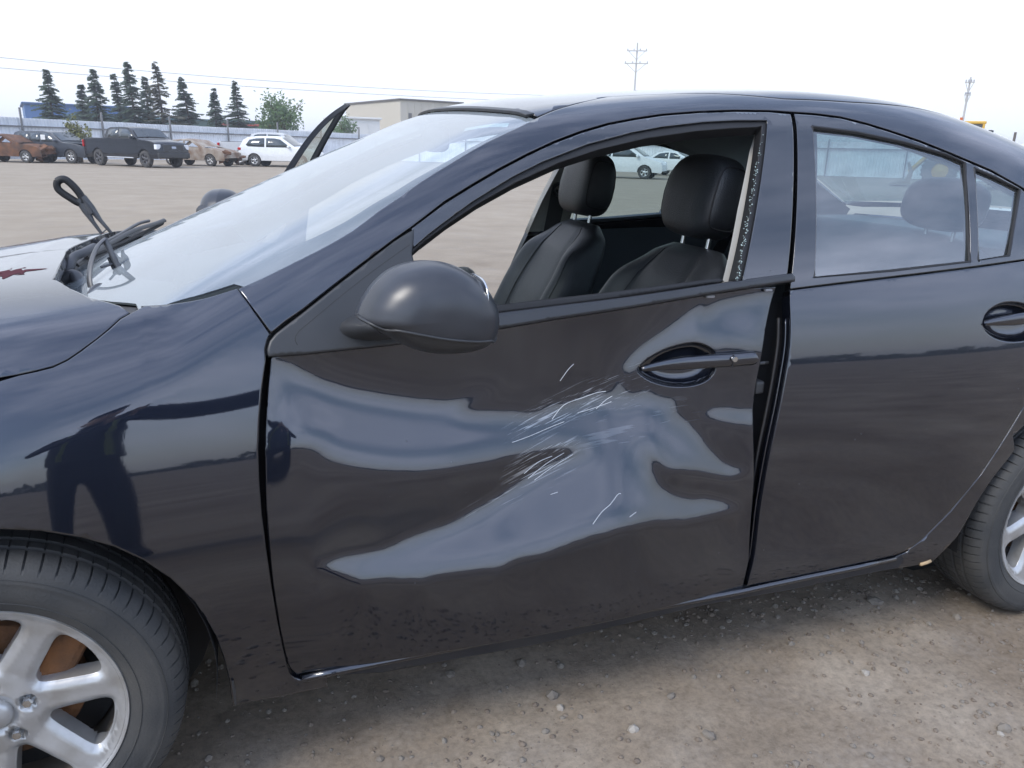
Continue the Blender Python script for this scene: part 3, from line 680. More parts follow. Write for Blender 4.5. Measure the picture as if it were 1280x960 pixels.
def solve_dent():
    D = np.zeros(DX.shape); tgt = None; extra = np.zeros(DX.shape)
    lamx, lap = .08, .55
    ws = np.where(inside, 1.0, .02)
    def A(d):
        o = WA*d
        gz = (d[1:]-d[:-1])/HS; w = (ws[1:]+ws[:-1])/2; gz = gz*w/HS; o[1:] += gz; o[:-1] -= gz
        g = (d[:, 1:]-d[:, :-1])/HS*lamx/HS; o[:, 1:] += g; o[:, :-1] -= g
        L_ = np.zeros_like(d); L_[1:-1] += d[2:]-2*d[1:-1]+d[:-2]; L_[:, 1:-1] += .5*(d[:, 2:]-2*d[:, 1:-1]+d[:, :-2])
        L_ = L_*lap/HS**2
        o[2:] += L_[1:-1]; o[1:-1] -= 2*L_[1:-1]; o[:-2] += L_[1:-1]
        o[:, 2:] += .5*L_[:, 1:-1]; o[:, 1:-1] -= L_[:, 1:-1]; o[:, :-2] += .5*L_[:, 1:-1]
        return o
    for it in range(6):
        P = P0.copy(); P[..., 1] = Y0+D
        px = pix(P.reshape(-1, 3)); X = px[:, 0].reshape(DX.shape); Yp = px[:, 1].reshape(DX.shape)
        skym = np.zeros(DX.shape, bool); ds = np.full(DX.shape, 1e9)
        for s in SKYS: skym |= pip(s, X, Yp); ds = np.minimum(ds, segdist(s, X.ravel(), Yp.ravel()).reshape(DX.shape))
        v = P-CAM; tau = .5*np.arctan2(-v[..., 2], v[..., 1])
        f = np.minimum(ds/34, 1)
        base = np.arctan(Y0z)
        t_sky = tau+np.radians(1.5+12.5*f); t_gr = np.minimum(base, tau-np.radians(1.5+5.0*f))
        low = (Yp > 735); t_gr = np.where(low, base, t_gr)
        tgt = blur(np.where(skym, t_sky, t_gr), 2)+blur(extra, 5)
        g = np.tan(tgt)-Y0z
        if it:
            Yz = Y0z+np.gradient(D, HS, axis=0); Yx = Y0x+np.gradient(D, HS, axis=1)
            dn = v[..., 0]*Yx-v[..., 1]+v[..., 2]*Yz
            rz = v[..., 2]-2*dn*Yz/(1+Yx**2+Yz**2)
            rz = rz/np.linalg.norm(v, axis=-1)
            bad_s = skym & (rz < .05); bad_g = (~skym) & (rz > -.03) & (~low)
            extra += np.where(bad_s, .022, 0)-np.where(bad_g, .022, 0)
            if it == 5: print('dent misfit', float((bad_s | bad_g)[inside].mean()), 'depth', float(D[inside].min()), float(D[inside].max()))
        gm = (g[1:]+g[:-1])/2*(ws[1:]+ws[:-1])/2/HS
        b = np.zeros_like(D); b[1:] += gm; b[:-1] -= gm
        r = b-A(D); p_ = r.copy(); rs = (r*r).sum()
        for k in range(700):
            Ap = A(p_); al = rs/((p_*Ap).sum()+1e-30); D = D+al*p_; r = r-al*Ap; rn = (r*r).sum()
            if rn < 1e-9*(b*b).sum(): break
            p_ = r+rn/rs*p_; rs = rn
    return D
DENT = solve_dent()
def dent(x, z):
    u = np.clip((np.asarray(x)-dxs[0])/HS, 1, len(dxs)-3.001); v = np.clip((np.asarray(z)-dzs[0])/HS, 1, len(dzs)-3.001)
    i = u.astype(int); j = v.astype(int); a = u-i; b = v-j
    def w(t): return [(-t+2*t*t-t**3)/2, (2-5*t*t+3*t**3)/2, (t+4*t*t-3*t**3)/2, (-t*t+t**3)/2]
    wa, wb = w(a), w(b); o = 0
    for m_ in range(4):
        for n_ in range(4): o = o+wb[m_]*wa[n_]*DENT[j+m_-1, i+n_-1]
    return o
def door_surf(x, z): q = on_side(x, z); q[..., 1] += dent(x, z); return q
def hitd(px):
    """photo pixel -> point on the dented door"""
    D = rays(px); q = hit(px)
    for _ in range(8):
        y = on_side(q[:, 0], q[:, 2])[:, 1]+dent(q[:, 0], q[:, 2]); q = CAM+D*((y-CAM[1])/D[:, 1])[:, None]
    return q
SCR = []
def scr(px, py, px2, py2, rv, scu, scv, thr, amt):
    a, b = hit([(px, py), (px2, py2)]); SCR.append(((a[0]+b[0])/2, (a[2]+b[2])/2, math.atan2(b[2]-a[2], b[0]-a[0]), np.hypot(b[0]-a[0], b[2]-a[2])/2, rv, scu, scv, thr, amt))
scr(630, 560, 800, 484, .040, 9, 260, .56, .5)
scr(680, 540, 860, 468, .055, 14, 330, .60, .32)
scr(630, 612, 740, 558, .045, 8, 240, .54, .5)
scr(540, 670, 770, 560, .04, 6, 200, .62, .25)
scr(700, 560, 900, 520, .07, 5, 60, .56, .10)
DOORP = paint_mat('dented_door_paint', PB, SCR)
cup_px = spline(crop(760, 340, 3.69, [(135, 447), (180, 402), (250, 362), (330, 335), (405, 326), (460, 342), (494, 372), (500, 420), (488, 470), (445, 508), (370, 529), (280, 528), (200, 506), (148, 474)]), True, 3)
cup = hitd(cup_px)[:, [0, 2]]
FD = panel('front_door', door_poly, door_surf, DOORP, car, step=.0085, holes=[cup], depth=.022, edge=.002)
FD['label'] = 'crumpled black front door with deep dents and scratches'
cc = cup.mean(0)
def cup_surf_of(surf, cc, poly, depth=.024):
    def f(u, v):
        q = surf(u, v); r = segdist(poly, u, v); ins = pip(poly, u, v); k = np.where(ins, np.clip(r/.028, 0, 1), 0); k = np.sqrt(np.maximum(1-(1-k)**2, 0)); q[..., 1] += depth*k+.0005; return q
    return f
panel('handle_recess', inset(resample(cup, .01), -.001), cup_surf_of(door_surf, cc, cup), PAINT, FD, step=.005, rim=False, edge=.001)
def door_handle(surf_pts, parent, lock=True, mirror=False):
    """grip bar lofted along a line of 3D points; blunt end carries the lock"""
    pts = spline(surf_pts, k=5); n = len(pts); V = []; F = []; K = 14
    for i, p in enumerate(pts):
        t = i/(n-1); hh = .0045+.0115*min(1, t*3.2)**.7; hh *= (1 if t < .93 else math.sqrt(max(0.02, 1-((t-.93)/.072)**2)))
        dp = .007+.006*math.sin(min(1, t*1.6)*math.pi/2)
        for k in range(K):
            a = 2*math.pi*k/K; V.append((p[0], p[1]-math.copysign(abs(math.cos(a))**.8, math.cos(a))*dp, p[2]+math.copysign(abs(math.sin(a))**.8, math.sin(a))*hh))
    for i in range(n-1):
        for k in range(K): F.append((i*K+k, i*K+(k+1) % K, (i+1)*K+(k+1) % K, (i+1)*K+k))
    F += [tuple(range(K))[::-1], tuple((n-1)*K+k for k in range(K))]
    if mirror: V = [(a, -b, c) for a, b, c in V]; F = [f[::-1] for f in F]
    return add('handle', mesh('handle', V, F, 70), PAINT, parent)
hp = hitd(crop(760, 340, 3.69, [(150, 448), (250, 427), (350, 415), (450, 405), (545, 398), (610, 392), (660, 388)]))
yline = hp[-1][1]+(hp[:, 0]-hp[-1][0])*((hp[0][1]-hp[-1][1])/(hp[0][0]-hp[-1][0]))
hp[:, 1] = np.minimum(hp[:, 1], yline)-.020*np.sin(np.linspace(.12, 1, 7)*math.pi/2)+.004
door_handle(hp, FD)
kp = hit(crop(760, 340, 3.69, [(578, 400)]))[0]; kp[1] = hp[5][1]-.013
MB().lathe([(.0001, -.004), (.006, -.004), (.0072, -.001), (.0072, .003)], 20, 'y', tuple(kp)).build('lock_cylinder', STEEL, FD, 40)
ks = hp[4].copy(); MB().box((ks[0], ks[1]-.0122, ks[2]), (.0016, .003, .03)).build('handle_joint', RUBB, FD)

# loose scratches: thin raised lines of bare filler
WHT = mat('bare_scratch', (.62, .64, .66), .5)
def scratch(px, w=.0009):
    q = hitd(spline(px, k=4)); MB().tube([tuple(p+np.array([0, -.0006, 0])) for p in q], w, 5).build('scratch', WHT, FD)
for pts in ([(741, 655), (752, 640), (763, 630), (772, 618), (776, 617)], [(640, 553), (662, 545), (690, 533), (705, 527)], [(690, 524), (705, 506), (728, 497), (745, 491), (757, 489)],
            [(722, 516), (742, 510), (764, 502)], [(745, 511), (757, 500), (765, 495)], [(655, 592), (672, 578), (690, 570)], [(660, 598), (682, 580), (705, 566)], [(668, 600), (690, 584), (716, 568)], [(700, 476), (710, 462), (717, 455)], [(688, 618), (697, 615)], [(787, 646), (795, 640)]):
    scratch(pts, .0007 if len(pts) > 3 else .0006)

# front door: window frame, seals, corner plate, belt moulding
def surf_off(d): 
    def f(u, v): q = on_side(u, v); q[..., 1] += d; return q
    return f
so = [p for p in SEAL_OUT if 510 < p[0] < 975]
SATIN = paint_mat('satin_frame_paint', (.013, .015, .020))
frame_px = [(515, 286)]+[(x+1, y+2.5) for x, y in so[1:]]+[(988, 143), (984, 343), (928, 352), (959, 150)]+FRAME_IN[::-1][1:]
WF = panel('window_frame', xz(frame_px), on_side, SATIN, FD, step=.012, depth=.02, edge=.002)
ot = OPEN_TOP+[(955, 157), (922, 353), (932, 352), (962, 149)]
panel('window_seal', xz(ot+FRAME_IN[::-1]), surf_off(.008), RUBB, FD, step=.012, depth=.03, edge=.002)
# dark gap line round the door opening
gl_ = hit(SEAL_OUT); MB().tube([tuple(p+np.array([0, .015, 0])) for p in gl_], .009, 6).build('opening_seal', RUBB, car)
sail_px = [(336, 445), (335, 437), (338, 427), (346, 417.5), (380, 391.5), (419.5, 360), (456.7, 331), (493, 303), (517, 287.5), (514, 318), (520, 345), (540, 380), (560, 405), (560, 421), (489, 430.5), (427, 437), (380, 442)]
SAIL = panel('mirror_corner_plate', xz(sail_px), on_side, PLAST, FD, step=.015, depth=.02, edge=.004, off=.002)
sg = hit(spline([(372, 431), (369, 424), (374, 414), (400, 392), (430, 367), (470, 336), (512, 306)], k=5)); MB().tube([tuple(p+np.array([0, -.0008, 0])) for p in sg], .0016, 6).build('plate_groove', RUBB, SAIL)
bm_px = [(560, 402), (617, 393.5), (700, 383), (782.5, 373), (909, 354), (988, 343.5), (991, 347.5), (991, 351.5), (940, 359), (882, 368), (782.5, 385), (700, 397.5), (619, 411), (560, 420)]
panel('belt_moulding', xz(bm_px), on_side, TRIMB, FD, step=.012, depth=.02, edge=.005, off=.008)
il_px = [(560, 396), (617, 387), (700, 377), (782.5, 367.5), (909, 350.5), (915, 354), (782.5, 375), (617, 396), (560, 405)]
panel('inner_belt_seal', xz(il_px), surf_off(.03), RUBB, FD, step=.015, depth=.02, edge=.004)
# crumbs of broken glass left in the channel
gb = MB()
for k in range(120):
    t = random.random()**.7; p = hit([(956-33*t+random.uniform(-1.5, 2.5), 165+186*t)])[0]; s = random.uniform(.0010, .0022)
    gb.box((p[0], p[1]+.004+random.uniform(0, .006), p[2]), (s, s*.8, s*1.3), Matrix.Rotation(random.random()*3, 3, 'X') @ Matrix.Rotation(random.random()*3, 3, 'Y'))
CR = gb.build('glass_crumbs', mat('green_glass_crumbs', (.42, .52, .5), .15), FD); CR['kind'] = 'stuff'
# moulding clip and torn edge
for q in (hitd([(886, 370)])[0], hitd([(958, 362)])[0]): bevel(MB().box(tuple(q+np.array([0, -.006, 0])), (.02, .008, .006)).build('moulding_clip', mat('grey_clip', (.3, .3, .31), .4), FD), .002)

# door mirror
MIR_OUT = [(446, 398), (449, 384), (457, 369), (470, 352), (490, 336), (515, 327), (545, 325), (575, 334), (600, 353), (614, 376), (618, 396), (613, 419), (600, 432), (575, 438.5), (540, 440), (508, 434), (478, 419), (458, 406)]
MIR_SPLIT = [(440, 393), (448, 396), (475, 406), (505, 416), (540, 423), (575, 424), (605, 418), (625, 409)]
def mirror_at(parent, mir):
    yc_ = -.985
    ol = np.array([at_y(x, y, yc_)[[0, 2]] for x, y in spline(MIR_OUT, True, 6)]); c = ol.mean(0)+np.array([.008, -.004]); sl = np.array([at_y(x, y, yc_)[[0, 2]] for x, y in spline(MIR_SPLIT, k=6)])
    n = len(ol); NR = 22; V = []; F = []
    for side in (-1, 1):
        for i in range(NR+1):
            s = math.sin(math.pi/2*i/NR) if i < NR else 1.0; s = 1-(1-i/NR)**1.6 if False else (i/NR)**.75
            d = (1-s**2.6)**(1/2.3)*(.085 if side < 0 else .075)
            for k in range(n): q = c+(ol[k]-c)*s*.985; V.append((q[0]+.010*d/.08*(-side), yc_+side*d, q[1]))
    for sd_ in range(2):
        o = sd_*(NR+1)*n
        for i in range(NR):
            for k in range(n):
                f = (o+i*n+k, o+i*n+(k+1) % n, o+(i+1)*n+(k+1) % n, o+(i+1)*n+k); F.append(f if sd_ == 0 else f[::-1])
    A = np.array(V); ctr = np.array([A[list(f)].mean(0) for f in F]); low_ = ctr[:, 2] < np.interp(ctr[:, 0], sl[:, 0], sl[:, 1])+.016*np.sqrt(np.clip(1-((ctr[:, 0]-c[0])/.085)**2, 0, 1))
    def emit(nm, sel, m_, sc=1.0):
        fs = [f for f, w in zip(F, sel) if w]; used = sorted({i for f in fs for i in f}); mp_ = {i: j for j, i in enumerate(used)}
        vv = [Vector(V[i]) for i in used]; cc_ = Vector((c[0], yc_, c[1])); vv = [cc_+(v-cc_)*sc for v in vv]; ff = [tuple(mp_[i] for i in f) for f in fs]
        if mir: vv = [Vector((v.x, -v.y, v.z)) for v in vv]; ff = [f[::-1] for f in ff]
        return add(nm, mesh(nm, vv, ff, 50), m_, parent)
    emit('mirror_shell', ~low_, PAINT_M); emit('mirror_base', low_, PLAST, .985)
    rp_ = []
    for x, z in sl:
        z = z+.016*math.sqrt(max(0, 1-((x-c[0])/.085)**2))
        # where the split line meets the bulge
        v = np.array([x, z])-c; best = 0
        for k in range(n):
            a_, b_ = ol[k]-c, ol[(k+1) % n]-c; den = v[0]*(b_[1]-a_[1])-v[1]*(b_[0]-a_[0])
            if abs(den) < 1e-12: continue
            t_ = (a_[0]*(b_[1]-a_[1])-a_[1]*(b_[0]-a_[0]))/den; u_ = (a_[0]*v[1]-a_[1]*v[0])/den
            if t_ > 0 and 0 <= u_ <= 1: best = 1/t_
        s = min(best/.985, 1.0); d = (1-s**2.6)**(1/2.3)*.085
        q = c+v*min(1, .985/max(best, 1e-6)) if best > .985 else np.array([x, z]); rp_.append((q[0]+.010*d/.08, (yc_-d)*(-1 if mir else 1), q[1]))
    MB().tube(rp_, .0028, 6).build('mirror_ridge', PLAST, parent, 180)
    superell('mirror_glass', (c[0]+.080, yc_*(-1 if mir else 1), c[1]+.012), (.004, .062, .045), 3, STEEL, parent)
PAINT_M = mat('mirror_shell_paint', (.030, .033, .040), .30, noise=((.05, .052, .058), 12, .5))
mirror_at(FD, False)
arm = MB(); a1 = hit([(468, 408)])[0]; V = []; K = 16
for t in np.linspace(0, 1, 8):
    c = Vector(a1)*(1-t)+Vector((.70, -.95, 1.005))*t
    for k in range(K):
        a = 2*math.pi*k/K; V.append((c.x+math.cos(a)*(.040*(1-t)**1.6+.026), c.y+.01*math.sin(a), c.z+math.sin(a)*(.012*(1-t)**1.6+.014)))
F = [(i*K+k, i*K+(k+1) % K, (i+1)*K+(k+1) % K, (i+1)*K+k) for i in range(7) for k in range(K)]+[tuple(range(K)), tuple(7*K+k for k in range(K))[::-1]]
add('mirror_arm', mesh('mirror_arm', V, F, 60), PLAST, FD)

# ------------------------------------------------------------------ rear door
rd_poly = np.vstack([xz(spline(RD_FRONT, k=2)), xz(spline(RD_LOW, k=2)[::-1]), np.array([(2.391, .76), (2.436, .87), (2.486, .955), (2.505, .99)]), xz(RD_TOP[::-1])])
rcup = spline(xz([(1228, 404), (1236, 388), (1256, 378), (1282, 380), (1302, 392), (1304, 412), (1285, 425), (1258, 427), (1237, 419)]), True, 3)
RD = panel('rear_door', rd_poly, on_side, PAINT, car, step=.016, holes=[rcup], depth=.03, edge=.003, gap=.001)
panel('handle_recess', inset(resample(rcup, .01), -.001), cup_surf_of(on_side, None, rcup), PAINT, RD, step=.006, rim=False, edge=.001)
rhp = hit([(1230, 404), (1250, 401), (1270, 398), (1290, 395), (1310, 392), (1325, 390), (1335, 388.5)]); rhp[:, 1] -= .018*np.sin(np.linspace(.12, 1, 7)*math.pi/2)-.004
door_handle(rhp, RD)
rs_px = [(993, 142.5), (1020, 144.5), (1051, 148.5), (1083, 156.5), (1115, 166.5), (1150, 178.5), (1182.5, 191.5), (1239, 215.5), (1276, 236)]
rframe = np.vstack([xz(rs_px), np.array([(2.50, 1.165), (2.585, 1.118), (2.515, 1.005)]), xz([(1280, 324), (1212, 333.5), (1140, 342.5), (1060, 352), (988, 361)])])
RF = panel('window_frame', rframe, on_side, SATIN, RD, step=.014, holes=[xz(GLASS_R), xz(GLASS_Q)], depth=.02, edge=.002)
for nm, pl in (('window_glass', GLASS_R), ('quarter_glass', GLASS_Q)):
    panel(nm, inset(xz(pl), -.004), surf_off(.008), TINT, RD, step=.04, rim=False, edge=0)
    lp = xz(pl); q = on_side(lp[:, 0], lp[:, 1]); MB().tube([tuple(p+np.array([0, .003, 0])) for p in np.vstack([q, q[:1]])], .0045, 6).build('glass_seal', RUBB, RD)
# the door's exposed front edge, seal lips and latch parts in the gap
for dx_, dy_, r_, m_ in ((-.005, .012, .0022, PAINT), (-.012, .028, .004, RUBB)):
    q = hit(spline(RD_FRONT[1:-1], k=3)); MB().tube([tuple(p+np.array([dx_, dy_, 0])) for p in q], r_, 6).build('edge_lip', m_, RD, 180)
ip = xz([(900, 360), (1010, 355), (1010, 400), (1000, 500), (975, 600), (955, 700), (930, 725), (900, 730)])
panel('pillar_inner', ip, surf_off(.075), DARK, car, step=.05, rim=False, edge=0)
q = hit([(966, 492)])[0]+np.array([0, .06, 0]); bevel(MB().box(tuple(q), (.025, .03, .032)).build('door_latch', mat('zinc', (.10, .10, .10), .6, metal=.5), car), .006)
q = hit([(965, 462)])[0]+np.array([0, .055, 0]); MB().tube([tuple(q+np.array([-.02, 0, 0])), tuple(q+np.array([.01, -.012, .004])), tuple(q+np.array([.03, 0, 0]))], .004, 8).build('door_striker', mat('zinc', (.10, .10, .10), .6, metal=.5), car)

# inner skins behind the near panels, so that gaps are dark and deep
def inner(poly, d, m, name='inner_panel', step=.06, mirror=False, holes=()):
    o = panel(name, poly, surf_off(d), m, car, step=step, rim=False, edge=0, mirror=mirror, holes=holes); return o
inner([(.47, .27), (2.2, .24), (2.36, .5), (2.44, .8), (2.5, .95), (2.5, 1.0), (1.6, .985), (.62, .93), (.47, .93)], .085, DARK, 'door_inner_panel')
inner([(.47, .27), (2.2, .24), (2.36, .5), (2.44, .8), (2.5, .95), (2.5, 1.0), (1.62, .985), (1.55, .6), (1.45, .35), (.5, .32)], .09, mat('dark_door_card', (.05, .058, .066), .6), 'rear_door_card', mirror=True)
for s in (-1, 1): MB().box((.43, s*.66, .58), (.02, .18, .60)).build('wing_inner', DARK, car)

# ------------------------------------------------------------------ far front door, swung wide open on its hinges
HINGE = Vector((.45, .815, 0))
OD = part_empty('open_front_door', car); OD.location = HINGE; OD.rotation_euler = (0, R_(-4.5), R_(74)); OD['label'] = 'opposite front door standing wide open'
FARF = mat('matte_black_frame', (.018, .019, .022), .6, spec=.25)
def shift(o):
    o.data.transform(Matrix.Translation(-HINGE)); return o
fd_flat = door_poly
shift(panel('door_skin', fd_flat, on_side, PAINT, OD, step=.05, depth=.03, mirror=True))
shift(panel('door_card', inset(resample(fd_flat, .05), .015), surf_off(.075), mat('dark_door_card', (.05, .058, .066), .6), OD, step=.06, rim=False, edge=0, mirror=True))
shift(panel('window_frame', xz(frame_px), surf_off(0), FARF, OD, step=.03, depth=.012, mirror=True))
shift(panel('frame_inner', xz(frame_px), surf_off(.014), FARF, OD, step=.03, depth=.01, mirror=True))
shift(panel('window_glass', xz(OPEN_TOP+[(955, 157), (922, 352), (782, 375), (617, 395), (560, 404)]), surf_off(.012), glass_mat('far_glass', (.55, .74, .70)), OD, step=.06, rim=False, edge=0, mirror=True))
shift(panel('corner_plate', xz(sail_px), on_side, PLAST, OD, step=.03, depth=.03, mirror=True))
MR = part_empty('door_mirror', OD)
mirror_at(MR, True)
for c in MR.children: shift(c); c.data.transform(Matrix.Translation((.025, -.087, -.02)))
for c in list(MR.children): c.parent = OD
bpy.data.objects.remove(MR)
V = [(x, -y, z) for x, y, z in V] if False else None
shift(MB().tube([(.60, .82, .99), (.66, .90, 1.0), (.72, .96, 1.02)], [.04, .03, .028], 12).build('mirror_arm', PLAST, OD, 60))

# far rear door
FR = panel('rear_door', rd_poly, on_side, PAINT, car, step=.05, depth=.03, edge=.003, gap=.001, mirror=True)
panel('window_frame', rframe, on_side, SATIN, FR, step=.03, holes=[xz(GLASS_R), xz(GLASS_Q)], depth=.03, edge=.002, mirror=True)
panel('window_frame_inner', rframe, surf_off(.032), TRIMB, FR, step=.03, holes=[xz(GLASS_R), xz(GLASS_Q)], depth=.01, edge=.002, mirror=True)
for nm, pl in (('window_glass', GLASS_R), ('quarter_glass', GLASS_Q)):
    panel(nm, inset(xz(pl), -.004), surf_off(.010), TINT, FR, step=.05, rim=False, edge=0, mirror=True)

# ------------------------------------------------------------------ cabin
def inset_rail(d): 
    def f(x, a):
        q = on_rad(x, a); c = np.array([0, AX[0], AX[1]]); v = q-np.stack([x, 0*x+AX[0], 0*x+AX[1]], -1); r = np.linalg.norm(v, axis=-1, keepdims=True); return q-v/r*d
    return f
panel('headlining', roofp, lambda x, y: on_top(x, y)-np.array([0, 0, .035]), LINER, car, step=.08, rim=False, edge=0)
panel('rail_trim', rail, inset_rail(.035), LINER, car, step=.05, rim=False, edge=0, mirror=True)
panel('rail_trim', rail, inset_rail(.035), LINER, car, step=.05, rim=False, edge=0)
# near B-pillar trim (cream) seen along the rear edge of the open window, and the rear part of the frame
def hz_off(px, d): return hit(px, d)[:, [0, 2]]
panel('pillar_trim', hz_off([(937, 162), (953, 162), (925, 356), (898, 358), (903, 352), (922, 262), (936, 190)], .07), surf_off(.07), CREAM, car, step=.03, rim=False, edge=0)
panel('pillar_trim_cover', hz_off([(953, 160), (1008, 150), (1012, 350), (922, 356)], .055), surf_off(.055), TRIMB, car, step=.04, rim=False, edge=0)
panel('rail_trim_near', hz_off([(520, 300), (556, 270), (640, 215), (700, 185), (760, 165), (830, 150), (950, 146), (953, 162), (873, 167), (810, 176), (751, 190), (701, 207), (646, 232), (600, 258), (560, 285), (525, 312)], .05), surf_off(.05), TRIMB, car, step=.03, rim=False, edge=0)
# far B pillar: cream upper trim, dark lower, belt and guide
fb = [(1.565, .98), (1.60, 1.12), (1.645, 1.27), (1.68, 1.39), (1.80, 1.39), (1.765, 1.25), (1.74, 1.1), (1.73, .98)]
panel('pillar_trim', fb, surf_off(.065), CREAM, car, step=.04, depth=.03, mirror=True, flip=False)
panel('pillar_lower_trim', [(1.46, .3), (1.48, .67), (1.52, .85), (1.565, .98), (1.73, .98), (1.68, .6), (1.62, .3)], surf_off(.07), PLAST, car, step=.05, depth=.03, mirror=True)
# flip the far trims to face the cabin as well: they are two-sided sheets
MB().tube([(1.66, .555, 1.36), (1.665, .60, 1.26), (1.67, .632, 1.17)], .014, 10).build('belt_height_guide', mat('grey_trim', (.25, .25, .24), .5), car, 60)
MB().tube([(1.665+.022*math.cos(a), .612, 1.15+.022*math.sin(a)) for a in np.linspace(0, 6.3, 20)], .007, 8).build('belt_ring', PLAST, car, 60)
MB().put([(1.64, .620, 1.15), (1.70, .612, 1.15), (1.62, .66, .60), (1.56, .665, .60), (1.64, .624, 1.15), (1.70, .616, 1.15), (1.62, .664, .60), (1.56, .669, .60)], [(0, 1, 2, 3), (7, 6, 5, 4), (0, 3, 7, 4), (1, 5, 6, 2)]).build('seat_belt', RUBB, car)
MB().put([(1.76, -.60, 1.16), (1.80, -.60, 1.16), (1.70, -.55, .62), (1.66, -.55, .62), (1.76, -.605, 1.16), (1.80, -.605, 1.16), (1.70, -.555, .62), (1.66, -.555, .62)], [(0, 1, 2, 3), (7, 6, 5, 4), (0, 3, 7, 4), (1, 5, 6, 2)]).build('seat_belt', RUBB, car)
# grab handle on the far rail
MB().tube([(1.95, .575, 1.375), (1.97, .555, 1.345), (2.05, .55, 1.335), (2.13, .555, 1.34), (2.15, .575, 1.37)], .010, 8).build('grab_handle', mat('grey_trim', (.25, .25, .24), .5), car, 60)

def seat(cy, lab):
    S = part_empty('seat', car); S['label'] = lab
    nt_, nk = 30, 64; c0 = Vector((1.395, cy, .50)); c1 = Vector((1.665, cy, 1.045)); ax = (c1-c0); nrm = Vector((-ax.z, 0, ax.x)).normalized()
    def sp(t, u, side=1, lift=0):
        w = np.interp(t, [0, .3, .62, .82, .93, 1.0], [.235, .255, .25, .215, .185, .12])
        th = np.interp(t, [0, .5, .8, .95, 1.0], [.085, .085, .07, .045, .018])
        return c0+ax*t, w, th
    def pt(t, a, lift=0):
        c, w, th = sp(t, 0)
        e = 2.9; cc_, ss = math.cos(a), math.sin(a)
        u = math.copysign(abs(cc_)**(2/e), cc_); v = math.copysign(abs(ss)**(2/e), ss)
        bol = .045*smoothstep(.45, .85, abs(u))*(1-smoothstep(.72, .95, t))*(1 if v > 0 else .2)
        sc = -.006*math.exp(-((abs(u)-.52)/.035)**2)*(1-smoothstep(.9, 1, t)) if v > 0 else 0
        return c+Vector((0, u*w, 0))+nrm*(v*th+bol+sc+lift)
    V = []; F = []
    for i in range(nt_+1):
        t = i/nt_; t = 1-(1-t)**1.25
        for k in range(nk): V.append(pt(t, 2*math.pi*k/nk))
    for i in range(nt_):
        for k in range(nk): F.append((i*nk+k, i*nk+(k+1) % nk, (i+1)*nk+(k+1) % nk, (i+1)*nk+k))
    F += [tuple(range(nk))[::-1], tuple(nt_*nk+k for k in range(nk))]
    add('backrest', mesh('backrest', V, F, 80), LEATH, S)
    # seams
    def at_u(t, u): 
        e = 2.9; a = math.acos(max(-1, min(1, math.copysign(abs(u)**(e/2), u)))); return pt(t, a, .0008)
    for u in (-.52, .52): MB().tube([at_u(t, u*(1+.05*math.sin(t*3))) for t in np.linspace(.02, .95, 26)], .0016, 5).build('seam', SEAM, S)
    MB().tube([at_u(.40-.07*math.cos(u*2.9), u) for u in np.linspace(-.52, .52, 14)], .0016, 5).build('seam', SEAM, S)
    for u in (-.9, .9): MB().tube([at_u(t, u) for t in np.linspace(.1, .8, 18)], .0014, 5).build('seam', SEAM, S)
    # cushion
    o = superell('cushion', (1.13, cy, .455), (.27, .255, .095), 3.4, LEATH, S, Matrix.Rotation(R_(8), 3, 'Y'))
    hc = Vector((1.668, cy, 1.182))
    def hf(v):
        k = 1-.10*max(0, v.z)**2-.10*max(0, -v.z)**2; return Vector((v.x*(1-.18*max(0, v.z)), v.y*k, v.z*(1-.07*v.y*v.y)))
    superell('headrest', hc, (.064, .132, .110), 4.2, LEATH, S, Matrix.Rotation(R_(10), 3, 'Y'), (44, 28), hf)
    for s in (-.92, .92):
        ring = []
        for k in range(41):
            a = 2*math.pi*k/40; v = Vector((math.copysign(abs(math.cos(a))**(2/4.2), math.cos(a))*.998, s*(1-.10*max(0, math.sin(a))**2), math.copysign(abs(math.sin(a))**(2/4.2), math.sin(a))))
            f_ = (1-abs(s)**4.2)**(1/4.2); v = hf(Vector((v.x*f_*1.02, s, v.z*f_*1.02))); v = Vector((v.x*.064, v.y*.132, v.z*.110)); ring.append(hc+Matrix.Rotation(R_(10), 3, 'Y') @ v)
        MB().tube(ring, .0022, 5).build('seam', SEAM, S)
    for s in (-.062, .062):
        MB().tube([(1.648, cy+s, 1.0), (1.662, cy+s, 1.10)], .0065, 10).build('headrest_post', STEEL, S, 60)
        MB().lathe([(.0001, .012), (.012, .010), (.016, 0), (.016, -.02)], 14, 'z', (1.650, cy+s, 1.032)).build('post_collar', PLAST, S, 40)
    return S
seat(-.37, 'black leather driver seat with stitched headrest'); seat(.37, 'black leather passenger seat with stitched headrest')
# rear bench
RB = part_empty('rear_bench', car)
superell('cushion', (2.15, 0, .50), (.30, .62, .10), 4, LEATH, RB)
superell('backrest', (2.47, 0, .80), (.10, .62, .29), 4.5, LEATH, RB, Matrix.Rotation(R_(22), 3, 'Y'))
for y in (-.40, .40):
    superell('headrest', (2.50, y, 1.165), (.06, .135, .078), 3, LEATH, RB, Matrix.Rotation(R_(12), 3, 'Y'))
    for s in (-.05, .05): MB().tube([(2.50, y+s, 1.02), (2.505, y+s, 1.11)], .006, 8).build('headrest_post', STEEL, RB, 60)
MB().box((2.85, 0, 1.035), (.60, 1.22, .03)).build('parcel_shelf', mat('grey_cloth', (.16, .165, .17), .9), car)
MB().box((1.55, 0, .26), (2.3, 1.46, .06)).box((.95, 0, .36), (1.2, .26, .22)).build('cabin_floor', mat('dark_carpet', (.018, .018, .019), .95), car)
MB().box((.9, 0, .24), (3.5, 1.0, .10)).box((2.9, 0, .36), (1.1, 1.05, .3)).build('underbody', DARK, car)
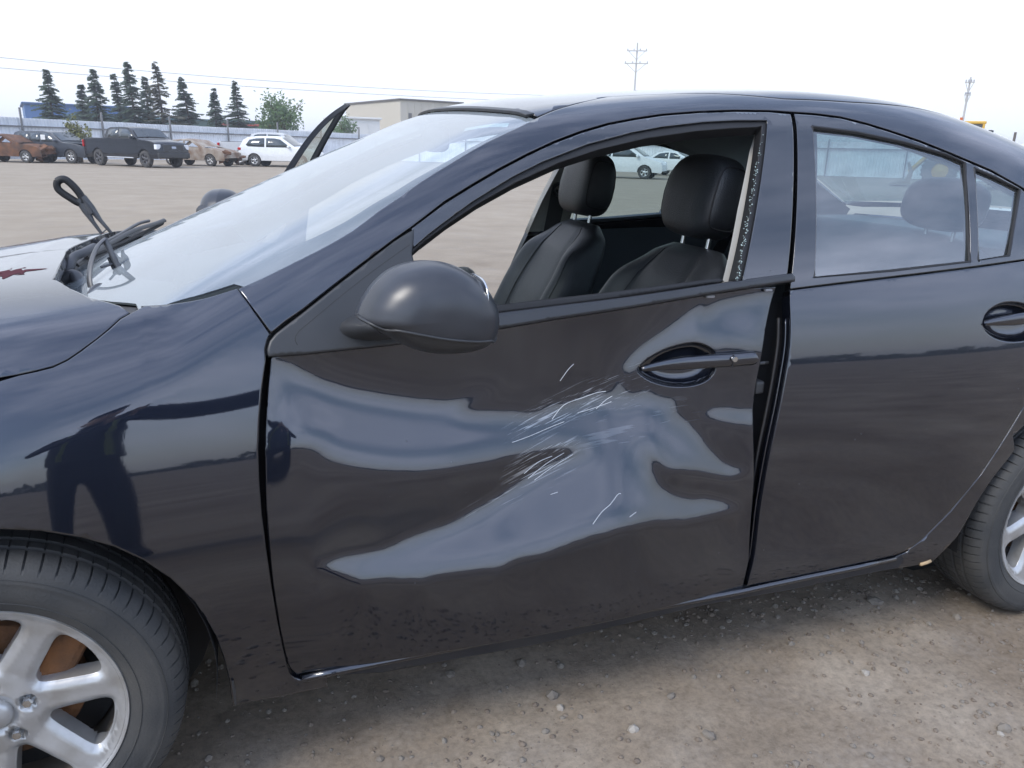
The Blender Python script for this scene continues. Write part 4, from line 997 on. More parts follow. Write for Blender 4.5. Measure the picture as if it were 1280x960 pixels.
MB().box((.32, 0, .62), (.04, 1.15, .62)).build('bulkhead', DARK, car)
# dashboard and steering wheel
V = []; F = []; ys = np.linspace(-.70, .70, 29); prof = [(.34, .96), (.50, .995), (.68, .985), (.80, .955), (.86, .90), (.87, .80), (.82, .68), (.60, .55), (.34, .5)]
for y in ys:
    bl_ = .05*math.exp(-((y+.37)/.17)**2)
    for x, z in prof: V.append((x+.05*(1-(y/.7)**2)*0, y, z-.06*abs(y)**3*2+(bl_ if .55 < x < .84 and z > .9 else 0)))
K = len(prof)
for i in range(len(ys)-1):
    for k in range(K-1): F.append((i*K+k, i*K+k+1, (i+1)*K+k+1, (i+1)*K+k))
add('dashboard', mesh('dashboard', V, F, 40), mat('dash_plastic', (.022, .024, .027), .6, bump=.2, bscale=400), car)
SW = part_empty('steering_wheel', car); SW.location = (.92, -.37, .83); SW.rotation_euler = (0, R_(-63), 0)
MB().tube([(.185*math.cos(a), .185*math.sin(a), 0) for a in np.linspace(0, 2*math.pi, 49)], .016, 10, False).build('wheel_rim', LEATH, SW, 180)
hb = MB().lathe([(.0001, .02), (.05, .02), (.075, .0), (.07, -.04), (.03, -.10), (.03, -.3)], 24, 'z')
for a in (0, math.pi, math.pi*1.5): hb.box((.12*math.cos(a), .12*math.sin(a), -.01), (.14 if abs(math.cos(a)) > .5 else .035, .035 if abs(math.cos(a)) > .5 else .14, .016))
hb.build('wheel_hub', PLAST, SW, 40)
superell('rear_view_mirror', (1.02, 0, 1.315), (.02, .12, .035), 3, PLAST, car)

# ------------------------------------------------------------------ scuttle and wipers
SC = mat('scuttle_plastic', (.045, .047, .052), .5, noise=((.09, .09, .095), 18, .5))
V = []; F = []; ys = np.linspace(-.69, .69, 57); K = 6
hx = np.array([(q[1], q[0]) for q in hr]); hx = hx[np.argsort(hx[:, 0])]
def hood_x(y): return float(np.interp(-abs(y), hx[:, 0], hx[:, 1])) if abs(y) > -hx[-1, 0] else float(hx[-1, 1]-.008)
for i, y in enumerate(ys):
    xh = hood_x(y); xg = .045+.62*abs(y)**1.9+.02; xg = max(xg, xh+.03) if abs(y) < .6 else xh+.05; zh = float(on_top([xh-.01], [y])[0][2]); zg = float(wind(np.array(xg), np.array(y))[2])-.012
    rib = .004*(i % 2)
    for x, z in ((xh-.03, zh-.03), (xh+.01, zh-.075), (xh+.35*(xg-xh), zh-.070-rib), (xh+.6*(xg-xh), zg-.035+rib), (xh+.85*(xg-xh), zg-.006), (xg+.02, zg+.004)): V.append((x, y, z))
for i in range(len(ys)-1):
    for k in range(K-1): F.append((i*K+k, i*K+k+1, (i+1)*K+k+1, (i+1)*K+k))
COW = add('scuttle_panel', mesh('scuttle_panel', V, F, 30), SC, car)
WPM = mat('wiper_grey', (.05, .052, .056), .4, noise=((.11, .11, .115), 20, .6))
def strip(px_pts, ys_, r, m, name, parent, n=8, flat=1.0):
    pts = [tuple(at_y(a, b, y)) for (a, b), y in zip(px_pts, ys_)]
    return MB().tube([tuple(p) for p in spline(pts, k=4)], r, n, True, flat).build(name, m, parent, 70)
# near wiper: arm stands up off the glass, blade carrier hanging from its tip
strip([(118, 372), (112, 352), (114, 328), (122, 308), (131, 299)], [-.36, -.34, -.31, -.28, -.26], .0085, WPM, 'wiper_arm', COW, 8, .45)
strip([(131, 299), (138, 314), (147, 333), (156, 350), (160, 353)], [-.26, -.27, -.28, -.29, -.295], .008, WPM, 'wiper_blade_carrier', COW, 6, .8)
strip([(136, 322), (142, 335), (148, 346), (152, 351)], [-.27, -.28, -.29, -.295], .004, RUBB, 'wiper_link', COW)
strip([(153, 342), (140, 346), (137, 356), (143, 367), (149, 371)], [-.29, -.30, -.31, -.32, -.33], .004, WPM, 'wiper_hook', COW)
strip([(126, 334), (134, 332), (140, 330)], [-.3, -.29, -.28], .003, WPM, 'wiper_spring', COW, 6)
strip([(112, 372), (118, 362), (128, 358), (141, 367), (146, 376)], [-.4, -.38, -.37, -.38, -.4], .008, WPM, 'wiper_pivot', COW, 8, .6)
strip([(74, 343), (86, 336), (92, 322), (104, 316), (118, 309)], [-.12, -.12, -.08, -.05, 0], .011, SC, 'scuttle_hose', COW, 10)
strip([(78, 350), (92, 345), (99, 353), (103, 362)], [-.18, -.18, -.2, -.22], .016, SC, 'washer_cap', COW, 10)
# far wiper lying along the scuttle
strip([(96, 331), (118, 315), (140, 303), (168, 288), (196, 279), (206, 275)], [-.05, .08, .2, .35, .5, .56], .007, PLAST, 'wiper_arm', COW, 8, .5)
strip([(108, 322), (140, 309), (180, 291), (203, 279)], [0, .18, .42, .56], .006, RUBB, 'wiper_blade', COW, 6)
strip([(128, 304), (150, 293), (172, 280), (186, 276)], [.16, .3, .44, .52], .005, WPM, 'wiper_link', COW)
# snapped wiper frame standing up beyond the bonnet, ending in a loop
yl = .33
lp = [tuple(at_y(x, y, yl)) for x, y in spline([(72, 227), (80, 224), (89, 230), (98, 240), (103, 249), (101, 254), (95, 252), (87, 247), (78, 241), (72, 235)], True, 4)]
LW = MB().tube(lp+lp[:1], .0105, 8, False).build('wiper_frame_loop', RUBB, COW, 180)
b = MB()
for pts in (([(98, 249), (108, 264), (116, 277), (127, 292)]), ([(103, 246), (114, 260), (126, 276), (139, 291)])):
    b.tube([tuple(at_y(x, y, yl)) for x, y in pts], [.011, .011, .006, .0045], 8)
for (x, y), (x2, y2) in (((101, 250), (105, 248)), ((106, 261), (113, 258)), ((128, 291), (136, 284))): b.tube([tuple(at_y(x, y, yl)), tuple(at_y(x2, y2, yl))], .006 if y < 270 else .002, 6)
b.build('wiper_frame', WPM, COW, 60)
q0 = at_y(103, 255, yl); q1_ = at_y(112, 268, yl)
MB().tube([tuple(q0), tuple(q1_)], .018, 8, True, .35).build('wiper_frame_plate', WPM, COW, 60)
# reddish stain on the bonnet
sx = hit([(12, 341)])[0]
st = [(.045*math.cos(a)*(1+.5*math.sin(5*a+1)+.25*math.sin(11*a)), .028*math.sin(a)*(1+.4*math.sin(7*a)+.2*math.cos(13*a))) for a in np.linspace(0, 2*math.pi, 60)[:-1]]
panel('dried_stain', [(sx[0]+u*.9, sx[1]+v*1.6) for u, v in st], on_top, mat('dried_stain_purple', (.07, .012, .02), .7, spec=.1), hood, step=.015, rim=False, edge=0, off=.0006)

# ------------------------------------------------------------------ wheels
def build_wheel():
    W = part_empty('wheel', car)
    NS = 7; r0 = .205
    def hole(k):
        a = 2*math.pi*k/NS+R_(33); o = []
        pts = [(.094, -.12), (.088, .02), (.098, .14), (.14, .25), (.178, .29), (.192, .22), (.1945, 0), (.192, -.2), (.180, -.29), (.14, -.25)]
        return spline([(r*math.cos(a+d), r*math.sin(a+d)) for r, d in pts], True, 4)
    holes = [hole(k) for k in range(NS)]
    def face(u, v):
        r = np.hypot(u, v); d = np.full(u.shape, 1.0)
        for h in holes: d = np.minimum(d, segdist(h, u, v))
        rec = np.interp(r, [0, .03, .045, .085, .14, .19, .205, .213], [.022, .022, .012, .018, .010, .004, .002, -.003])
        rec = rec+.010*np.clip(1-d/.016, 0, 1)**1.6*(r < .198)
        for k in range(5):
            a = 2*math.pi*k/5+.25; q = np.hypot(u-.057*np.cos(a), v-.057*np.sin(a)); rec = rec+.016*(1-smoothstep(.010, .016, q))
        return np.stack([u, rec, v], -1)
    circ_ = [(.213*math.cos(a), .213*math.sin(a)) for a in np.linspace(0, 2*math.pi, 97)[:-1]]
    panel('rim', circ_, face, ALLOY, W, step=.0065, holes=holes, depth=.035, edge=.0025)
    MB().lathe([(.213, -.003), (.2185, -.004), (.2195, .002), (.212, .008), (.200, .02), (.196, .10), (.205, .19), (.215, .195)], 96).build('rim_barrel', ALLIN, W, 40)
    MB().lathe([(.211, .002), (.2135, -.0045), (.2185, -.0055), (.2205, .0), (.215, .006)], 96).build('rim_lip', ALLOY, W, 60)
    MB().lathe([(.03, .062), (.06, .060), (.075, .078), (.078, .080), (.137, .080), (.139, .083), (.139, .10), (.06, .104)], 64).build('brake_disc', RUST, W, 40)
    MB().lathe([(.0001, .11), (.19, .11)], 48).build('wheel_backing', DARK, W)
    bevel(MB().box((.10, .09, .06), (.07, .09, .16), Matrix.Rotation(R_(30), 3, 'Y')).build('brake_caliper', RUST, W), .015)
    MB().lathe([(.0001, .004), (.024, .006), (.030, .012), (.031, .025)], 40).build('centre_cap', ALLOY, W, 50)
    for k in range(5):
        a = 2*math.pi*k/5+.25; b_ = MB().lathe([(.0001, .010), (.0075, .0105), (.0095, .014), (.0105, .030)], 6, 'y', (.057*math.cos(a), 0, .057*math.sin(a))).build('wheel_nut', STEEL, W)
    # tyre: lathe with grooves; shoulder blocks cut by sipes
    prof = [(.212, .012, 0), (.216, .003, 0), (.221, -.004, 0), (.226, -.006, 0), (.232, -.0105, 0), (.250, -.0150, 0), (.268, -.0155, 0), (.274, -.0145, 0), (.276, -.0152, 0), (.279, -.0148, 0), (.292, -.0105, 0), (.300, -.005, .3), (.3065, .003, 1), (.3115, .012, 1), (.314, .024, 1), (.3145, .0365, 1),
            (.308, .038, 0), (.308, .045, 0), (.3155, .0465, .5), (.316, .066, .5), (.309, .0675, 0), (.309, .075, 0), (.3165, .0765, .3), (.3165, .103, .3), (.309, .1045, 0), (.309, .112, 0), (.316, .1135, .5), (.3155, .133, .5), (.308, .1345, 0), (.308, .1415, 0), (.3145, .143, 1), (.314, .156, 1), (.3115, .168, 1), (.3065, .177, 1), (.300, .184, .3), (.27, .195, 0), (.23, .19, 0), (.212, .172, 0)]
    n = 74*4; V = []; F = []; m_ = len(prof)
    for k in range(n):
        a = 2*math.pi*(k//4+(0, .03, .82, .85)[k % 4]*1.0+(.0 if k % 4 < 2 else .0))/74
        cut = .0065 if k % 4 in (0, 3) and False else 0
        g = k % 4
        for r, h, w in prof:
            tw = (.35/74)*2*math.pi*w*0
            rr = r-(.0055*w if g in (2, 3) and w else 0)
            aa = a
            if g == 2: aa = 2*math.pi*(k//4+.86)/74
            if g == 3: aa = 2*math.pi*(k//4+.98)/74
            if g == 1: aa = 2*math.pi*(k//4+.84)/74
            V.append((rr*math.cos(aa+h*.35), h, rr*math.sin(aa+h*.35)))
    for k in range(n):
        for j in range(m_-1): F.append((k*m_+j, k*m_+j+1, ((k+1) % n)*m_+j+1, ((k+1) % n)*m_+j))
    TY = mat('tyre_rubber', (.030, .032, .034), .78, noise=((.085, .08, .072), 7, .55), bump=.15, bscale=220)
    add('tyre', mesh('tyre', V, F, 32), TY, W)
    b = MB()   # raised rings and lettering blocks on the sidewall
    for r in (.240, .2845): b.lathe([(r-.0012, -.0118 if r < .25 else -.0125), (r, -.0142 if r < .25 else -.0148), (r+.0012, -.0120 if r < .25 else -.0118)], 96)
    b.build('sidewall_ring', TY, W, 60)
    return W
W0 = build_wheel()
def copy_wheel(x, y, rz, spin):
    c = W0.copy(); COL.objects.link(c); c.parent = car; c.location = (x, y, .316); c.rotation_euler = (0, spin, rz)
    for ch in W0.children:
        d = ch.copy(); COL.objects.link(d); d.parent = c
    return c
W0.location = (0, -.855, .316)
copy_wheel(2.64, -.855, 0, R_(20)); copy_wheel(0, .855, math.pi, 0); copy_wheel(2.64, .855, math.pi, .4)
# wheel-house liners
for x in (0, 2.64):
    for s in (-1, 1):
        b = MB(); n = 24; V = []; F = []; R0 = .372
        for k in range(n+1):
            a = R_(-12)+R_(204)*k/n
            for y in (.845, .55): V.append((x+R0*math.cos(a), s*y, .335+R0*math.sin(a)))
        for k in range(n): F.append((2*k, 2*k+1, 2*k+3, 2*k+2))
        b.put(V, F); b.lathe([(.0001, s*.55), (R0, s*.55)], 24, 'y', (x, 0, .335)); b.build('wheel_house_liner', mat('liner_plastic', (.012, .012, .013), .8), car)
# torn liner edge at the arch's foot
q = hit([(288, 850), (290, 862), (292, 880)]); MB().tube([tuple(p+np.array([.004, -.004, 0])) for p in q], [.002, .003, .002], 6).build('liner_edge', PLAST, car)
# aerial on the roof
aq = at_y(1234, 178, -.22); at_ = at_y(1239, 163, -.22)
MB().tube([(aq[0]-.07, -.22, float(on_top([aq[0]-.07], [-.22])[0][2])-.01), tuple(aq), tuple(at_)], [.02, .013, .008], 8).build('roof_aerial', PLAST, car, 60)

# ------------------------------------------------------------------ the yard beyond: helpers
def azim(px, py=175): d = rays([(px, py)])[0]; return math.atan2(d[0], d[1])
def spot(px, D): a = azim(px); return (CAM[0]+D*math.sin(a), CAM[1]+D*math.cos(a), 0.0)
def hor(px):
    # photo row of the horizon at this column
    return 171.8+px*.02495
def top_z(px, py, D): return CAM[2]+(hor(px)-py)/FL*D*math.cos(azim(px)-YAW)
GW = mat('bg_glass', (.035, .045, .05), .08, spec=.8)
def bgpaint(name, c, rough=.25, noise=None): return mat(name, c, rough, coat=.25, noise=noise)
def bg_wheel(parent, x, y, r, side, rimm, burnt=False):
    W = part_empty('wheel', parent); W.location = (x, y, r); W.rotation_euler = (0, random.random()*3, 0 if side < 0 else math.pi)
    k = r/.41
    key = ('bgw', round(r, 2), rimm.name)
    if key not in CACHE:
        a = MB().lathe([(.25*k, .02), (.26*k, -.01), (.33*k, -.02), (.39*k, 0), (.41*k, .05), (.41*k, .2), (.37*k, .24), (.25*k, .22)], 32)
        ty = mesh('tyre', a.V, a.F, 40)
        hs = [spline([(q*k*math.cos(t+d), q*k*math.sin(t+d)) for q, d in ((.10, -.1), (.10, .1), (.2, .34), (.215, 0), (.2, -.34))], True, 2) for t in np.linspace(0, 2*math.pi, 6)[:-1]]
        o = panel('rim', [(.255*k*math.cos(t), .255*k*math.sin(t)) for t in np.linspace(0, 2*math.pi, 29)[:-1]], lambda u, v: np.stack([u, .02+.02*np.cos(np.hypot(u, v)*9)*0+0*u, v], -1), rimm, None, step=.08, holes=hs, depth=.03, edge=0)
        rm = o.data; bpy.data.objects.remove(o)
        b = MB().lathe([(.0001, .10), (.25*k, .10)], 20); bk = mesh('wheel_backing', b.V, b.F)
        CACHE[key] = (ty, rm, bk)
    ty, rm, bk = CACHE[key]
    add('tyre', ty, mat('bg_tyre', (.035, .035, .036), .85, noise=((.10, .09, .08), 5, .6)), W); add('rim', rm, rimm, W); add('wheel_backing', bk, DARK, W)
CACHE = {}
def vehicle(name, label, loc, rz, prof, W, belt, wheels, wr, paint, wins, screens=(), glass=GW, rimm=ALLOY, holes=False, lamps=(), trims=(), group=None, roof_t=.15, cat='car', low=.32):
    E_ = empty(name, label, cat, loc, rz, group)
    prof = [(float(a), float(b)) for a, b in prof]; roofz = max(z for _, z in prof); x0 = min(x for x, _ in prof); x1 = max(x for x, _ in prof)
    def hw(x, z):
        t = np.clip((z-belt)/(roofz-belt), 0, 1.2); e = np.clip(np.abs((np.asarray(x)-(x0+x1)/2)/((x1-x0)/2)), 0, 1)
        return W/2*(1-roof_t*t**1.2)*(1-.09*e**6)*(1-.05*np.clip((.62-z)/.35, 0, 1))*(1-.02*np.clip((z-.75)/.35, 0, 1))
    sf = lambda x, z: np.stack([x, -hw(x, z), z], -1)
    bot = []
    for wx in sorted(wheels, reverse=True):
        for k in range(11):
            a = math.pi*k/10; bot.append((wx+(wr*1.16)*math.cos(a), max(low, wr+(wr*1.16)*math.sin(a))))
    P = prof+[(prof[-1][0]-.05, low)]+bot+[(prof[0][0]+.05, low)]
    hl = [w for w in wins] if holes else []
    panel('body_side', P, sf, paint, E_, step=.16, holes=hl, depth=.03, edge=.012)
    panel('body_side', P, sf, paint, E_, step=.16, holes=hl, depth=.03, edge=.012, mirror=True)
    V = []; F = []
    ny_ = 9
    for x, z in prof:
        h = float(hw(x, z))
        for j in range(ny_): u = -1+2*j/(ny_-1); V.append((x+(.07*(1-u*u) if x > x1-.5 else -.05*(1-u*u) if x < x0+.4 else 0), u*h, z+.035*(1-u**2)))
    for i in range(len(prof)-1):
        if holes and any(abs(prof[i][0]-s[0][0]) < .01 for s in screens): continue
        for j in range(ny_-1): F.append((i*ny_+j, i*ny_+j+1, (i+1)*ny_+j+1, (i+1)*ny_+j))
    add('body_top', mesh('body_top', V, F, 40), paint, E_)
    MB().box(((x0+x1)/2, 0, low+.12), ((x1-x0)*.93, W*.8, .2)).build('floor_pan', DARK, E_)
    if not holes:
        for w in wins:
            for mi in (False, True): panel('side_window', w, sf, glass, E_, step=.3, off=.006, depth=.004, edge=0, mirror=mi)
        for (a, b) in screens:
            ha, hb = float(hw(*a))*.9, float(hw(*b))*.9; d = Vector((b[0]-a[0], 0, b[1]-a[1])); n = Vector((d.z, 0, -d.x)).normalized()
            if n.z < 0: n = -n
            o = n*.03; A = Vector((a[0], 0, a[1]))+d*.08; B = Vector((b[0], 0, b[1]))-d*.06; V = []
            for j in range(7):
                u = -1+j/3
                for q, h in ((A, ha), (B, hb)): V.append((q.x+o.x, u*h, q.z+o.z+.035*(1-u*u)))
            add('windscreen', mesh('windscreen', V, [(2*j, 2*j+2, 2*j+3, 2*j+1) for j in range(6)], 60), glass, E_)
        for s in (-1, 1):
            mx_ = wins[-1]; fx = max(p[0] for p in mx_)-.12; superell('door_mirror', (fx, s*(W/2+.08), belt+.06), (.07, .11, .08), 3, paint if name != 'pickup_truck' else PLAST, E_, None, (12, 8))
    for nm, c, d, m in lamps:
        for s in (-1, 1): bevel(MB().box((c[0], s*c[1], c[2]), d).build(nm, m, E_), .02, 1)
    for nm, c, d, m in trims: bevel(MB().box(c, d).build(nm, m, E_), .03, 1)
    for wx in wheels:
        for s in (-1, 1): bg_wheel(E_, wx, s*(W/2-.02), wr, s, rimm)
    return E_
def place(px, depth, alpha):
    a = azim(px); return spot(px, depth/math.cos(a-YAW)), R_(90)-(a+R_(90)+R_(alpha))
PICK = [(-2.93, .55), (-2.95, 1.0), (-2.9, 1.36), (-1.12, 1.38), (-1.08, 1.42), (-.88, 1.86), (-.6, 1.94), (.2, 1.96), (.75, 1.94), (.98, 1.87), (1.52, 1.42), (1.75, 1.36), (2.55, 1.28), (2.82, 1.2), (2.93, 1.05), (2.97, .75), (2.95, .5)]
PW = [[(-.84, 1.42), (-.72, 1.80), (-.5, 1.86), (.02, 1.87), (.02, 1.42)], [(.10, 1.42), (.10, 1.87), (.70, 1.85), (.88, 1.80), (1.34, 1.42)]]
NAVY = bgpaint('navy_truck_paint', (.006, .008, .013)); SILV = bgpaint('silver_paint', (.50, .51, .52), .3); WHT_ = bgpaint('white_paint', (.74, .75, .75)); GRYD = bgpaint('dark_grey_paint', (.035, .042, .055), .3)
GUN = mat('gunmetal', (.10, .10, .105), .4, metal=.5)
l, r = place(168, 42, 54)
T1 = vehicle('pickup_truck', 'dark navy crew-cab pickup truck parked before the white fence', l, r, PICK, 2.02, 1.38, (-1.72, 1.98), .42, NAVY, PW, [((1.52, 1.42), (.98, 1.87)), ((-1.08, 1.42), (-.88, 1.86))], rimm=GUN, cat='pickup truck', low=.45,
    lamps=[('tail_lamp', (-2.93, .90, 1.12), (.10, .16, .34), CLEARP), ('headlamp', (2.86, .84, 1.02), (.2, .26, .24), WHITEP), ('fog_lamp', (2.96, .80, .68), (.1, .18, .1), WHITEP)],
    trims=[('grille', (2.97, 0, .98), (.1, 1.2, .36), PLAST), ('front_bumper', (2.98, 0, .62), (.16, 1.86, .26), PLAST), ('rear_bumper', (-3.0, 0, .62), (.14, 1.8, .2), PLAST), ('badge', (3.03, 0, 1.0), (.03, .26, .11), mat('badge_blue_white', (.45, .5, .6), .3)), ('side_step', (.1, -1.0, .46), (2.1, .12, .06), SILV), ('side_step', (.1, 1.0, .46), (2.1, .12, .06), SILV), ('bed_floor', (-2.0, 0, 1.395), (1.7, 1.75, .02), DARK)])
l, r = place(338, 50, 15)
T2 = vehicle('pickup_truck', 'silver pickup truck with red tail lamp half hidden behind the white crossover', l, r, PICK, 2.02, 1.38, (-1.72, 1.98), .41, SILV, PW, [((1.52, 1.42), (.98, 1.87)), ((-1.08, 1.42), (-.88, 1.86))], cat='pickup truck', low=.45,
    lamps=[('tail_lamp', (-2.93, .93, 1.10), (.12, .16, .42), CLEARP), ('headlamp', (2.86, .84, 1.02), (.2, .26, .24), WHITEP)], trims=[('rear_bumper', (-3.0, 0, .62), (.14, 1.8, .2), GUN), ('tailgate', (-2.97, 0, 1.1), (.04, 1.5, .5), SILV), ('front_bumper', (2.98, 0, .62), (.16, 1.86, .26), GUN), ('bed_floor', (-2.0, 0, 1.395), (1.7, 1.75, .02), DARK)])
SUVP = [(-2.28, .5), (-2.33, .85), (-2.26, 1.08), (-2.0, 1.5), (-1.75, 1.64), (-1.2, 1.71), (-.2, 1.73), (.25, 1.68), (1.08, 1.16), (1.3, 1.10), (1.95, 1.0), (2.22, .86), (2.3, .7), (2.3, .45)]
SUVW = [[(-1.85, 1.22), (-1.62, 1.52), (-1.2, 1.60), (-.72, 1.62), (-.72, 1.12), (-1.7, 1.14)], [(-.62, 1.12), (-.62, 1.62), (-.15, 1.62), (.22, 1.56), (.86, 1.12)]]
l, r = place(352, 47.5, 20)
vehicle('crossover', 'white crossover parked beside the silver pickup', l, r, SUVP, 1.88, 1.1, (-1.38, 1.40), .36, WHT_, SUVW, [((1.08, 1.16), (.25, 1.68)), ((-2.26, 1.08), (-2.0, 1.5))], lamps=[('tail_lamp', (-2.26, .8, 1.0), (.2, .2, .14), CLEARP), ('headlamp', (2.15, .72, .82), (.25, .3, .12), WHITEP)], trims=[('front_bumper', (2.32, 0, .5), (.1, 1.6, .2), PLAST), ('rear_bumper', (-2.32, 0, .5), (.1, 1.6, .2), PLAST)])
WAG = [(-2.4, .5), (-2.44, .9), (-2.38, 1.15), (-2.15, 1.58), (-1.9, 1.66), (-.3, 1.69), (.2, 1.62), (.95, 1.14), (1.2, 1.08), (2.0, 1.0), (2.3, .9), (2.36, .55), (2.3, .42)]
WAGW = [[(-2.1, 1.18), (-1.95, 1.52), (-1.5, 1.58), (-1.2, 1.58), (-1.2, 1.14)], [(-1.12, 1.14), (-1.12, 1.58), (-.42, 1.60), (-.42, 1.13)], [(-.34, 1.13), (-.34, 1.6), (.0, 1.58), (.2, 1.52), (.72, 1.12)]]
l, r = place(74, 45, 42)
vehicle('wagon', 'dark grey wagon with crushed front corner between burnt car and navy pickup', l, r, WAG, 1.88, 1.12, (-1.45, 1.42), .37, GRYD, WAGW, [((.95, 1.14), (.2, 1.62)), ((-2.38, 1.15), (-2.15, 1.58))], lamps=[('tail_lamp', (-2.38, .8, 1.0), (.14, .16, .2), CLEARP)], trims=[('torn_bumper', (2.35, -.35, .55), (.3, 1.0, .3), PLAST), ('loose_panel', (1.9, -.6, 1.08), (.7, .5, .04), GRYD), ('paper_on_window', (-.2, -.93, 1.36), (.30, .02, .26), mat('paper', (.7, .7, .68), .8))])
BURN = mat('burnt_rust', (.17, .075, .035), .9, noise=((.05, .03, .022), 3, .95), bump=.6, bscale=20)
ASH = mat('ash_grey_metal', (.36, .32, .27), .9, noise=((.17, .10, .06), 2.2, .95), bump=.5, bscale=20)
SED = [(-2.2, .5), (-2.26, .8), (-2.2, 1.0), (-1.75, 1.08), (-1.15, 1.40), (-.5, 1.46), (.1, 1.42), (.95, 1.04), (1.2, .99), (1.9, .88), (2.2, .75), (2.25, .45)]
SEDW = [[(-1.45, 1.05), (-1.02, 1.32), (-.6, 1.38), (-.42, 1.38), (-.42, 1.02)], [(-.32, 1.02), (-.32, 1.38), (.0, 1.36), (.15, 1.30), (.66, 1.02)]]
def debris(E_, x, m, n=14, sc=.5):
    for k in range(n):
        c = (x+random.uniform(-.45, .35), random.uniform(-.8, .8), random.uniform(.25, .85)); rr = Matrix.Rotation(random.random()*3, 3, 'X') @ Matrix.Rotation(random.random()*3, 3, 'Z')
        bevel(MB().box(c, (random.uniform(.15, .7)*sc, random.uniform(.1, .6)*sc, random.uniform(.04, .2)*sc), rr).build('wreckage', m, E_), .02, 1)
l, r = place(16, 44, 40)
B1 = vehicle('burnt_car', 'burnt-out rusty orange car with gutted front', l, r, SED, 1.78, 1.0, (-1.35, 1.32), .33, BURN, SEDW, [((.95, 1.04), (.1, 1.42)), ((-1.75, 1.08), (-1.15, 1.40))], holes=True)
debris(B1, 1.9, BURN, 18, .8)
l, r = place(248, 46, 38)
B2 = vehicle('burnt_car', 'burnt-out ash-grey sedan with collapsed front behind the navy pickup', l, r, SED, 1.78, 1.0, (-1.35, 1.32), .33, ASH, SEDW, [((.95, 1.04), (.1, 1.42)), ((-1.75, 1.08), (-1.15, 1.40))], holes=True)
debris(B2, 1.95, BURN, 18, .8)
VAN = [(-2.42, .45), (-2.5, .85), (-2.46, 1.15), (-2.25, 1.6), (-2.0, 1.72), (-.6, 1.76), (.25, 1.74), (.7, 1.65), (1.55, 1.1), (1.8, 1.03), (2.25, .9), (2.45, .72), (2.47, .4)]
VANW = [[(-2.25, 1.15), (-2.08, 1.55), (-1.3, 1.6), (-1.3, 1.12)], [(-1.2, 1.12), (-1.2, 1.6), (-.28, 1.62), (-.28, 1.1)], [(-.18, 1.1), (-.18, 1.62), (.3, 1.6), (.62, 1.52), (1.28, 1.1)]]
l, r = place(776, 43, 12)
vehicle('minivan', 'white minivan seen through the open car windows', l, r, VAN, 1.95, 1.1, (-1.5, 1.55), .34, WHT_, VANW, [((1.55, 1.1), (.7, 1.65)), ((-2.46, 1.15), (-2.25, 1.6))], lamps=[('headlamp', (2.32, .76, .8), (.2, .3, .16), WHITEP), ('tail_lamp', (-2.44, .9, 1.1), (.1, .14, .5), CLEARP)])
l, r = place(852, 50, 25)
vehicle('saloon_car', 'white saloon parked behind the minivan', l, r, SED, 1.78, 1.0, (-1.35, 1.32), .32, WHT_, SEDW, [((.95, 1.04), (.1, 1.42)), ((-1.75, 1.08), (-1.15, 1.40))], lamps=[('headlamp', (2.1, .7, .75), (.2, .3, .12), WHITEP), ('tail_lamp', (-2.2, .75, .85), (.1, .3, .14), CLEARP)])
l, r = place(655, 54, 15)
vehicle('hatchback', 'dark grey hatchback parked far behind the black sedan', l, r, SUVP, 1.8, 1.1, (-1.38, 1.40), .34, GRYD, SUVW, [((1.08, 1.16), (.25, 1.68)), ((-2.26, 1.08), (-2.0, 1.5))])

# ------------------------------------------------------------------ fence of white ribbed sheets
SHEET = mat('white_ribbed_sheet', (.78, .80, .83), .5, noise=((.48, .50, .52), 1.2, .6)); POSTM = mat('fence_post_steel', (.20, .20, .20), .6, metal=.3)
def rib_mesh(w, h):
    V = []; F = []; n = 12
    for i in range(n+1):
        for dx, dy in ((0, 0), (.35, 0), (.5, .05), (.85, .05)):
            if i == n and dx > 0: break
            x = (i+dx)*w/n; V += [(x, dy, 0), (x, dy, h)]
    for i in range(len(V)//2-1): F.append((2*i, 2*i+2, 2*i+3, 2*i+1))
    return mesh('panel', V, F)
def fence(a, b, h, label, post_h):
    a = Vector(a); b = Vector(b); L_ = (b-a).length; n = int(L_/2.5); w = L_/n; ang = math.atan2(b.y-a.y, b.x-a.x)
    E_ = empty('fence', label, 'fence', a, ang); pm = rib_mesh(w*.995, h)
    pb = MB().box((0, 0, post_h/2), (.09, .09, post_h)); pme = mesh('post', pb.V, pb.F)
    for i in range(n):
        o = add('panel', pm, SHEET, E_); o.location = (i*w, .06, .08+random.uniform(-.02, .02))
        if i % 2 == 0: o = add('post', pme, POSTM, E_); o.location = (i*w, -.05, 0)
    MB().box((L_/2, -.02, h*.83), (L_, .06, .09)).build('rail', POSTM, E_)
    return E_
def sp2(px, D): q = spot(px, D); return (q[0], q[1], 0)
_a, _b = Vector(sp2(0, 55)), Vector(sp2(470, 78))
fence(_a+(_a-_b)*.7, _b, 2.35, 'white ribbed metal fence behind the burnt cars and pickups', 3.0)
fence(sp2(470, 78), sp2(1500, 62), 2.35, 'white ribbed metal fence behind the minivan and loader', 2.6)

